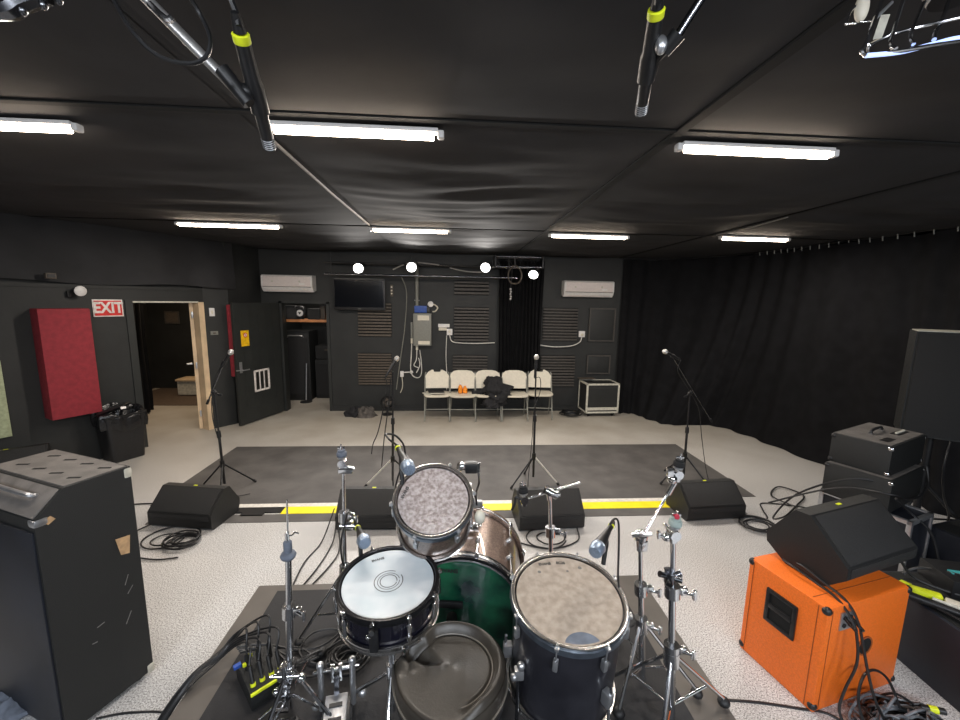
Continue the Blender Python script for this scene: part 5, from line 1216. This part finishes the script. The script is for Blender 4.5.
# slots on top
b = MB()
for i in range(4):
    for j in range(2): b.box((-.07-.135*i, -.065-.115*j, Hc+.0055), (.055, .012, .003), rz=rad(25)); b.build('caster_slot', 'seam', t); b = MB()
b.bm.free()
ax = math.atan2(.10, .11)
b = MB(); b.box((-Wc/2, -.305, Hc-.050), (Wc-.03, .13, .010), rx=ax, bev=.003); b.build('slanted_panel', 'tolextop', t)
b = MB(); b.tube(smooth_path([(-Wc+.05, -.29, Hc-.035), (-Wc+.06, -.318, Hc-.02), (-Wc/2, -.322, Hc-.018), (-.12, -.318, Hc-.02), (-.11, -.29, Hc-.035)]), .010); b.build('lift_handle', 'satin', t, label='satin bar handle')
for z in (.045, Hc-.03):
    MB().box((-.012, -.012, z), (.034, .034, .05), bev=.010).build('corner_guard', 'label', t)
MB().box((-.012, -.012, .58), (.020, .020, 1.0), bev=.004).build('front_edge', 'satin', t)
MB().box((-.02, -Dp+.02, Hc-.115), (.05, .05, .035), bev=.012).build('corner_guard', 'satin', t)
b = MB(); b.prism([(-.035, .82), (-.095, .83), (-.08, .74), (-.045, .73)], .0005, .0035, 'x'); b.build('torn_patch', 'woodraw', t, label='bare wood patch where the covering is torn')
b = MB(); b.prism([(-.305, Hc-.10), (-.335, Hc-.115), (-.315, Hc-.135), (-.29, Hc-.12)], .0005, .003, 'x'); b.build('torn_patch', 'woodraw', t)
for (y, z, l, a) in ((-.19, .45, .03, .2), (-.22, .38, .02, -.2), (-.07, .60, .05, 1.2), (-.06, .54, .04, .9), (-.08, .40, .06, 1.1)): MB().box((.002, y, z), (.001, l, .003), rx=a).build('scratch', 'steel', t)
for x in (-.05, -Wc+.05):
    for y in (-.05, -Dp+.05): MB().cyl((x, y, 0), (x, y, .032), .022).build('foot', 'rubber', t)
t = thing('blue_crumpled_cloth', 'pale blue crumpled sheet at the foot of the big left cabinet', 'cloth', (-2.112, 1.812, 0))
MB().grid(lump(0, 0, .14, .10, .07, 3), 36, 12, closeu=True).build('sheet', 'felt', t); MB().grid(lump(.06, .03, .08, .06, .09, 6), 30, 10, closeu=True).build('fold', 'micgrille', t)

# ------------------------------------------------------------------ orange cabinet, right
t = thing('orange_cabinet', 'bright orange bass speaker cabinet with black corners and a side handle', 'speaker cabinet', (1.792, 1.603, 0), rad(12.7))
W_, D_o, H_ = .59, .40, .575
b = MB(); b.box2((-.006, -.006, .0), (W_+.004, D_o, H_), bev=.012); b.build('cabinet', 'orange', t)
# piping lines: side face near both vertical edges, across the top and rear
for y in (.035, D_o-.03):
    MB().box((-.0068, y, H_/2), (.002, .003, H_-.02)).build('piping', 'orange_line', t)
    MB().box((W_+.0045, y, H_/2), (.002, .003, H_-.02)).build('piping', 'orange_line', t)
MB().box((W_/2, .075, H_+.0005), (W_-.02, .003, .002)).build('piping', 'orange_line', t)
MB().box((.028, -.0068, H_/2), (.003, .002, H_-.03)).build('piping', 'orange_line', t)
hh = MB(); cy, cz = .20, .385
for a, c, sz in ((0, .085, (.012, .16, .022)), (0, -.085, (.012, .16, .022)), (.07, 0, (.012, .022, .18)), (-.07, 0, (.012, .022, .18))): hh.box((-.010, cy+a, cz+c), sz, bev=.004)
hh.box((-.012, cy, cz+.005), (.014, .12, .030), bev=.006)
hd = hh.build('side_handle', 'black', t, label='black recessed side handle'); MB().box((-.0065, cy, cz), (.004, .13, .16)).build('recess', 'seam', hd)
for z in (.03, H_-.02):
    for y in (.02, D_o-.02):
        for x in (.0, W_): MB().ball((x+(.006 if x == 0 else -.006), y+(-.014 if y < .1 else .008), z), .021, (1, 1, 1), 12).build('corner_guard', 'black', t)
MB().box((.125, -.009, H_-.085), (.085, .008, .095), bev=.003).build('jack_plate', 'satin', t)
for x, z in ((.105, H_-.065), (.145, H_-.065), (.105, H_-.105), (.145, H_-.105)): MB().cyl((x, -.008, z), (x, -.018, z), .011, seg=14).build('socket', 'black', t)
MB().cyl((.105, -.012, H_-.065), (.095, -.07, H_-.085), .008).build('jack_plug', 'black', t)
MB().cyl((.145, -.012, H_-.065), (.135, -.075, H_-.09), .008).build('jack_plug', 'black', t)
b = MB(); b.lathe([(.044, -.003), (.053, -.003), (.053, .004), (.044, .004)], (.30, -.007, .305), (0, -1, 0), 28, True); pt = b.build('port_ring', 'orange_line', t)
MB().cyl((.30, -.0095, .305), (.30, .0, .305), .046, seg=28).build('port_hole', 'seam', t)
for x in (.06, W_-.06):
    for y in (.05, D_o-.05): MB().cyl((x, y, 0), (x, y, .016), .02).build('foot', 'rubber', t)

# monitor lying on top of the orange cabinet
t = make_monitor([(.085, 0), (0, .09), (0, .150), (.192, .333), (.263, .328), (.394, .133), (.387, .073), (.275, 0)])
t.location = (2.212, 1.742, .5785); t.rotation_euler = (0, 0, .279); t['label'] = 'black wedge monitor lying on top of the orange cabinet'; del t['group']
MB().box((.20, .155, .305), (.035, .010, .004), rx=ax_w).build('logo_badge', 'white', t)

# ------------------------------------------------------------------ stack by the curtain
t = flightcase('flight_case', 'grey-edged flight case under the black amplifiers at the right', (3.304, 2.745, 0), (.34, .56, .50), rad(20), wheels=False, m='tolexb')
def ampbox(label, loc, sz, rz, top=False):
    t = thing('bass_amplifier', label, 'amplifier', loc, rz); w_, d, h = sz
    MB().box((0, 0, h/2), (w_, d, h), bev=.010).build('cabinet', 'tolex', t)
    MB().box((0, 0, h+.001), (w_-.03, d-.03, .004)).build('top_panel', 'tolextop', t)
    for x in (-1, 1):
        for y in (-1, 1):
            for z in (.022, h-.022): MB().ball((x*(w_/2-.012), y*(d/2-.012), z), .020, (1, 1, 1), 10).build('corner_guard', 'chrome' if x > 0 or y < 0 else 'black', t)
    if top:
        MB().tube(smooth_path([(-.10, .02, h), (-.09, .02, h+.03), (0, .02, h+.038), (.09, .02, h+.03), (.10, .02, h)]), .011).build('strap_handle', 'rubber', t)
        for s in (-1, 1): MB().box((s*.105, .02, h+.007), (.035, .028, .012), bev=.004).build('handle_mount', 'chrome', t)
        MB().box((.16, -.07, h+.004), (.20, .055, .006), bev=.002).build('control_panel', 'black', t)
        b = MB()
        for k in range(6): b.cyl((.09+.03*k, -.07, h+.006), (.09+.03*k, -.07, h+.018), .008, seg=10)
        b.build('knobs', 'label', t)
        MB().box((-.17, -.1, h+.004), (.14, .05, .004)).build('side_slot', 'black', t)
    return t
ampbox('small black bass amplifier with strap handle on top of the right stack', (3.415, 2.88, .765), (.66, .36, .235), rad(24), True)
ampbox('lower black amplifier with bright corner guards between flight case and top amplifier', (3.36, 2.83, .503), (.62, .40, .26), rad(24))
MB().tube(smooth_path([(.33, -.12, .06), (.36, -.12, .09), (.36, .06, .12), (.33, .10, .13)]), .01).build('side_handle', 'chrome', bpy.data.objects['bass_amplifier.001'])
# loudspeaker on pole
t = thing('loudspeaker', 'tall black loudspeaker on a pole at the right edge', 'loudspeaker', (4.13, 3.08, .93), rad(-38))
b = MB(); b.prism([(-.24, -.20), (.24, -.20), (.20, .16), (.10, .22), (-.10, .22), (-.20, .16)], 0, .88, 'z'); b.bevel(.012).build('cabinet', 'tolex', t)
MB().box((0, -.206, .44), (.45, .012, .84), bev=.004).build('grille', 'grille', t)
MB().prism([(-.23, -.19), (.23, -.19), (.19, .15), (.10, .21), (-.10, .21), (-.19, .15)], .879, .886, 'z').build('top_panel', 'label', t)  # pale colour stands in for lamp light glancing off the black top
MB().cyl((0, 0, -.04), (0, 0, .01), .03).build('pole_cup', 'black', t)
t = thing('speaker_stand', 'black tripod pole carrying the tall loudspeaker', 'speaker stand', (4.13, 3.08, 0))
MB().cyl((0, 0, .12), (0, 0, .90), .026).build('pole', 'black', t); MB().cyl((0, 0, .55), (0, 0, .64), .036).build('collar', 'black', t)
for a in (80, 200, 320):
    MB().cyl((0, 0, .50), (.42*math.cos(rad(a)), .42*math.sin(rad(a)), .02), .014).build('leg', 'black', t); MB().cyl((0, 0, .14), (.25*math.cos(rad(a)), .25*math.sin(rad(a)), .21), .008).build('brace', 'black', t)
cable('speaker_cable', 'black cable curving down beside the loudspeaker pole', [(4.02, 2.86, .93), (3.95, 2.82, .75), (4.02, 2.84, .5), (4.2, 2.9, .25), (4.3, 3.0, .02)], .008)
# black boxes, right foreground
t = thing('subwoofer', 'black low speaker box at the right edge with cables and tape on it', 'speaker', (2.935, 1.66, 0), rad(-4))
MB().box((0, 0, .20), (.78, .80, .40), bev=.010).build('cabinet', 'tolexb', t); MB().box((0, 0, .4005), (.74, .76, .005)).build('top_panel', 'tolex', t); MB().box((0, .405, .2), (.72, .012, .34)).build('grille', 'grille', t)
for y in (-.36, -.30): MB().cyl((-.39, y, .035), (-.396, y, .035), .010, seg=10).build('screw', 'satin', t)
t = thing('subwoofer', 'second black speaker box behind it, beside the flight case', 'speaker', (3.95, 2.35, 0), rad(12))
MB().box((0, 0, .19), (.62, .62, .38), bev=.01).build('cabinet', 'tolexb', t); MB().box((0, 0, .381), (.58, .58, .004)).build('top_panel', 'tolex', t)
t = thing('stage_box', 'black box with a teal strip on top of the low speaker box', 'box', (2.98, 1.90, .404), rad(-15))
MB().box((0, 0, .05), (.36, .22, .10), bev=.006).build('case', 'black', t); MB().box((-.06, -.02, .103), (.14, .035, .006)).build('strip', 'teal', t); MB().box((.06, .04, .103), (.08, .03, .004)).build('label_plate', 'label', t)
t = thing('cable_tie_bundle', 'cream and lime tape wrapped cable ends on the low speaker box', 'cable bundle', (2.66, 1.78, .404), rad(-50))
b = MB(); b.box((.08, -.02, .035), (.17, .055, .045), bev=.012); b.build('cream_block', 'cream', t)
b = MB(); b.box((-.07, .0, .035), (.12, .05, .04), rz=.2, bev=.012); b.box((-.15, .03, .03), (.05, .035, .03), rz=-.3, bev=.008); b.build('lime_tape', 'lime', t)
b = MB(); b.cyl((-.14, -.055, .02), (.14, -.075, .03), .022, .016); b.cyl((.12, -.075, .03), (.2, -.07, .04), .013, .02); b.build('connector', 'black', t)
MB().cyl((-.05, -.040, .042), (.10, -.052, .045), .008).build('bright_tube', 'label', t)
for k, pts in enumerate(([(2.55, 1.98, .42), (2.62, 1.86, .44), (2.7, 1.65, .425), (2.8, 1.45, .42), (2.95, 1.33, .42)], [(2.50, 1.95, .59), (2.62, 2.0, .55), (2.70, 1.95, .44), (2.85, 1.8, .43), (3.1, 1.75, .42)], [(2.58, 1.75, .42), (2.62, 1.55, .43), (2.66, 1.38, .42), (2.9, 1.28, .42)], [(2.7, 2.02, .42), (2.8, 2.0, .47), (2.92, 1.8, .52), (3.1, 1.7, .43)])):
    cable('cable', 'dark cable strewn over the low speaker box at the right edge', pts, .0075, group='dark cables on the low speaker box')
# cables over the orange cabinet and the heap at its foot
cable('speaker_cable', 'left of two black cables running from the monitor down to the jack plate', [(1.84, 1.93, .60), (1.83, 1.84, .615), (1.86, 1.74, .60), (1.885, 1.66, .585), (1.895, 1.605, .55), (1.90, 1.56, .50)], .0062)
cable('speaker_cable', 'right of two black cables running from the monitor down to the jack plate', [(1.88, 1.92, .60), (1.87, 1.83, .625), (1.90, 1.74, .60), (1.92, 1.66, .585), (1.93, 1.61, .55), (1.935, 1.57, .49)], .0062)
cable('speaker_cable', 'black cable hanging from the jack plate in a long S down the orange back', [(1.90, 1.56, .50), (1.905, 1.54, .40), (1.895, 1.53, .32), (1.86, 1.53, .20), (1.84, 1.52, .10), (1.86, 1.48, .03)], .0062)
cable('speaker_cable', 'black cable dropping straight from the jack plate to the heap', [(1.935, 1.57, .49), (1.945, 1.55, .40), (1.96, 1.52, .28), (1.99, 1.50, .17), (2.04, 1.47, .06)], .0062)
cable('speaker_cable', 'black cable arching out of the heap against the orange back', [(1.93, 1.45, .03), (1.93, 1.52, .14), (1.98, 1.56, .235), (2.06, 1.58, .25), (2.13, 1.57, .20), (2.15, 1.52, .10)], .0062)
for k in range(12):
    cx, cy = 2.07+.06*math.sin(k*2.2)+.01*k, 1.475+.05*math.cos(k*1.9)
    cable('cable_heap', 'tangled grey-black cable in the heap behind the orange cabinet', tangle((cx, cy, .005), .20, .12, .17, 18, 20+k), .0062, 'cable' if k % 2 else 'greycable', group='cables heaped behind the orange cabinet')
t = thing('cable_plug', 'black plug with a lime band lying in the cable heap', 'plug', (2.07, 1.44, .10), .6); MB().cyl((-.06, 0, 0), (.02, 0, .01), .014).build('body', 'black', t); MB().cyl((-.03, 0, .004), (-.005, 0, .007), .0155).build('band', 'lime', t)
t = thing('cable_plug', 'second lime-banded plug at the far side of the cable heap', 'plug', (2.30, 1.50, .10), -.4); MB().cyl((-.05, 0, 0), (.04, 0, .01), .014).build('body', 'black', t); MB().cyl((-.02, 0, .004), (.012, 0, .007), .0158).build('band', 'lime', t)
t = thing('power_strip', 'dark and beige power adaptor under the cable heap', 'power adaptor', (2.20, 1.40, .0), .5); MB().box((0, 0, .03), (.22, .08, .055), bev=.01).build('case', 'black', t); MB().box((.02, -.02, .06), (.12, .03, .01), bev=.003).build('label_plate', 'label', t)
cable('floor_cable', 'black cable running across the floor from the platform to the heap', [(1.392, 1.683, 0), (1.567, 1.659, 0), (1.747, 1.62, 0), (1.872, 1.584, 0), (1.95, 1.45, .01)], .0075)
cable('floor_cable', 'black cable trailing across the floor at the lower right edge', [(2.25, 1.42, .01), (2.35, 1.5, .01), (2.45, 1.45, .01), (2.50, 1.25, .01), (2.4, 1.1, .01)], .0075)
cable('amplifier_cable', 'black cable looping from the stack towards the curtain', [(3.2, 2.58, .72), (3.0, 2.70, .70), (2.85, 2.95, .45), (2.9, 3.2, .10), (3.15, 3.35, .02), (3.45, 3.55, .02), (3.7, 3.75, .02), (3.6, 3.95, .02), (3.35, 3.75, .02), (3.4, 3.5, .03)], .0075)
cable('amplifier_cable', 'black cable strung along the near side of the amplifier stack', [(2.75, 3.1, .3), (2.95, 2.72, .62), (3.13, 2.48, .68), (3.35, 2.57, .60), (3.6, 2.68, .56), (3.76, 2.76, .62), (3.80, 2.82, .74)], .0075)
cable('amplifier_cable', 'thick black cable draped from the stack behind the top monitor', [(3.14, 2.47, .66), (3.3, 2.50, .54), (3.40, 2.43, .42), (3.44, 2.38, .22), (3.42, 2.30, .01)], .009)
cable('floor_cable', 'black cable curving over the pale floor from the right monitor', [(2.75, 3.45, .01), (2.95, 3.33, .01), (3.05, 3.5, .01), (3.15, 3.62, .01), (3.45, 3.55, .01), (3.6, 3.45, .01)], .006)
tag(MB().tube(smooth_path(coil((2.78, 3.22, 0), .13, 4, .007, .05, 8, .006), 2), .007, 6).build('cable_coil', 'cable'), 'flat coil of black cable at the right end of the right monitor', 'cable')
tag(MB().tube(smooth_path(coil((-2.186, 3.153, 0), .11, 6, .007, .04, 4, .006), 2), .007, 6).build('cable_coil', 'cable'), 'flat coil of black cable on the floor before the left monitor', 'cable')
tag(MB().tube(smooth_path(coil((-2.357, 3.187, 0), .17, 2, .006, .08, 2, .006), 2), .006, 6).build('cable_coil', 'cable'), 'loose loops of black cable under the front of the left monitor', 'cable')
cable('floor_cable', 'black cable running from the left monitor towards the big cabinet', [(-2.62, 3.42, .02), (-2.7, 3.25, .01), (-2.6, 3.08, .01), (-2.45, 2.98, .01), (-2.25, 2.93, .01), (-2.1, 2.95, .01)], .006)
cable('floor_cable', 'black cable leading away left behind the left monitor', [(-2.62, 3.75, .03), (-2.85, 3.80, .01), (-3.1, 3.78, .01), (-3.3, 3.7, .01)], .006)
tag(MB().tube(smooth_path(coil((.80, 3.10, 0), .12, 2, .006, .08, 5, .006), 2), .006, 6).build('cable_coil', 'cable'), 'loose loops of cable in front of the middle monitor', 'cable')
cable('floor_cable', 'black cable from the bass drum side to the middle monitor', [(.40, 3.22, .01), (.55, 3.05, .01), (.8, 2.95, .01), (1.05, 3.05, .01), (1.1, 3.22, .02)], .006)
for k, (pts, lb) in enumerate((([(-1.02, 3.30, .20), (-1.07, 3.1, .02), (-1.12, 2.85, .01), (-1.10, 2.55, .01), (-1.063, 2.61, 0)], 'left black cable falling from the second monitor across the floor'), ([(-1.0, 3.28, .12), (-.98, 3.1, .02), (-1.0, 2.8, .01), (-1.06, 2.52, .01), (-1.049, 2.609, 0)], 'middle black cable falling from the second monitor across the floor'), ([(-.98, 3.25, .08), (-.90, 3.0, .02), (-.92, 2.8, .01), (-1.02, 2.50, .01), (-1.035, 2.609, 0)], 'right black cable falling from the second monitor across the floor'))):
    cable('floor_cable', lb, pts, .006)
for k in range(4):
    cable('cable_heap', 'black cable in the heap behind the snare drum', coil((-.38+.07*k, 2.62+.05*(k % 2), .0), .13, 3, .006, .06, 40+k, .012), .0065, group='cables heaped behind the snare drum')
MB_ = MB(); 
t = thing('power_strip', 'small grey power strip on the floor behind the snare drum', 'power strip', (-.42, 2.95, 0), .2); MB().box((0, 0, .025), (.30, .06, .05), bev=.008).build('case', 'black', t)
for k in range(4): MB().box((-.1+.065*k, 0, .055), (.035, .03, .02), bev=.003).build('plug', 'satin', t)

# ------------------------------------------------------------------ stage box and cables on the platform
t = thing('snake_box', 'black multi-cable box with lime connectors and strip, left on the platform', 'connector box', (-.835, 1.60, RZ), rad(42))
MB().box((0, 0, .04), (.15, .21, .08), bev=.006).build('case', 'tolex', t)
MB().box((.0, -.106, .075), (.15, .010, .013), bev=.004).build('lime_strip', 'lime', t)
for k in range(4):
    x = -.054+.036*k
    MB().cyl((x, -.072, .08), (x, -.068, .092), .0105, seg=12).build('plug_ring', 'lime', t)
    MB().cyl((x, -.068, .09), (x, -.035, .150), .0085, seg=12).build('plug', 'black', t)
for k in range(3):
    x = -.045+.045*k; MB().cyl((x, .03, .08), (x, .04, .15), .010, seg=12).build('plug', 'black', t)
MB().box((-.03, .055, .118), (.02, .014, .014), rz=.3, bev=.003).box((-.06, .02, .118), (.014, .014, .014), bev=.003).build('lime_tag', 'lime', t); MB().box((-.08, .05, .105), (.03, .02, .015), bev=.003).build('blue_tag', 'blue', t)
def JT(): return random.uniform(-1, 1)
def W2(t, p): return t.matrix_basis @ V(p)
ends = [W2(t, (-.054+.036*k, -.034, .152)) for k in range(4)]+[W2(t, (-.045+.045*k, .042, .152)) for k in range(3)]
for k, e_ in enumerate(ends):
    cable('snake_cable', 'black cable arching out of the lime-edged connector box to the left', [e_, e_+V((-.02, .05, .05+.006*k)), (-.99-.006*k, 1.70+.012*k, RZ+.10), (-1.08, 1.66+.010*k, RZ+.035+.003*k), (-1.14-.003*k, 1.56+.010*k, .315+.002*k), (-1.20-.008*k, 1.48+.008*k, .2), (-1.24-.01*k, 1.40, .02), (-1.3-.01*k, 1.2, .01)], .0045, group='cables arching left from the connector box')
for k in range(5):
    cable('snake_cable', 'black cable running from the connector box behind the hi-hat stand to the snare', [(-.98-.01*k, 1.70+.01*k, RZ+.06), (-.88+.02*JT(), 1.76+.03*JT(), RZ+.035+.004*k), (-.74+.02*JT(), 1.72+.06*JT(), RZ+.02), (-.6+.03*JT(), 1.76+.07*JT(), RZ+.015+.002*k), (-.50+.04*JT(), 1.86+.07*JT(), RZ+.012+.004*k), (-.42+.04*JT(), 1.95+.06*JT(), RZ+.012)], .0052, group='cables crossing the rug behind the hi-hat stand')
cable('snake_cable', 'single black cable looping around the hi-hat stand', [(-.9, 1.74, RZ+.02), (-.7, 1.62, RZ+.015), (-.58, 1.62, RZ+.015), (-.50, 1.74, RZ+.015), (-.58, 1.86, RZ+.015), (-.70, 1.84, RZ+.02), (-.72, 1.72, RZ+.025), (-.60, 1.66, RZ+.02), (-.42, 1.70, RZ+.015), (-.33, 1.75, RZ+.02)], .0052)
tag(MB().tube(smooth_path(coil((-0.486, 1.687, 0.306), .075, 6, .0055, .05, 9, .006), 2), .0055, 6).build('cable_coil', 'cable'), 'coil of black cable on the rug under the snare drum', 'cable')
t = thing('audio_splitter', 'black box with a cable at the back left of the snare drum', 'box', (-.52, 1.93, RZ), .4); MB().box((0, 0, .05), (.05, .16, .03), rx=.3, bev=.006).build('case', 'black', t); MB().cyl((0, .08, .07), (.02, .16, .12), .007).build('stem', 'satin', t)
cable('floor_cable', 'thin dark cable along the floor between big cabinet and platform', [(-1.684, 1.739, 0), (-1.547, 1.761, 0), (-1.341, 1.741, 0), (-1.2, 1.6, .01)], .006)

# ------------------------------------------------------------------ camera
cam = bpy.data.cameras.new('camera'); cam.sensor_width = 36; cam.lens = 400/960*36; cam.clip_start = .05
co = bpy.data.objects.new('camera', cam); col.objects.link(co)
psi, th, ro = rad(3.775), rad(8.477), rad(1.008)
fw = V((math.sin(psi)*math.cos(th), math.cos(psi)*math.cos(th), -math.sin(th))); r0 = V((math.cos(psi), -math.sin(psi), 0)); u0 = r0.cross(fw)
rr_ = r0*math.cos(ro)+u0*math.sin(ro); uu_ = u0*math.cos(ro)-r0*math.sin(ro)
m = Matrix((rr_, uu_, -fw)).transposed().to_4x4(); m.translation = V((0, 0, 2.0)); co.matrix_world = m
scene.camera = co
scene.view_settings.view_transform = 'Standard'
scene.view_settings.look = 'None'
scene.view_settings.exposure = 0.0
scene.cycles.max_bounces = 8
scene.cycles.sample_clamp_indirect = 6
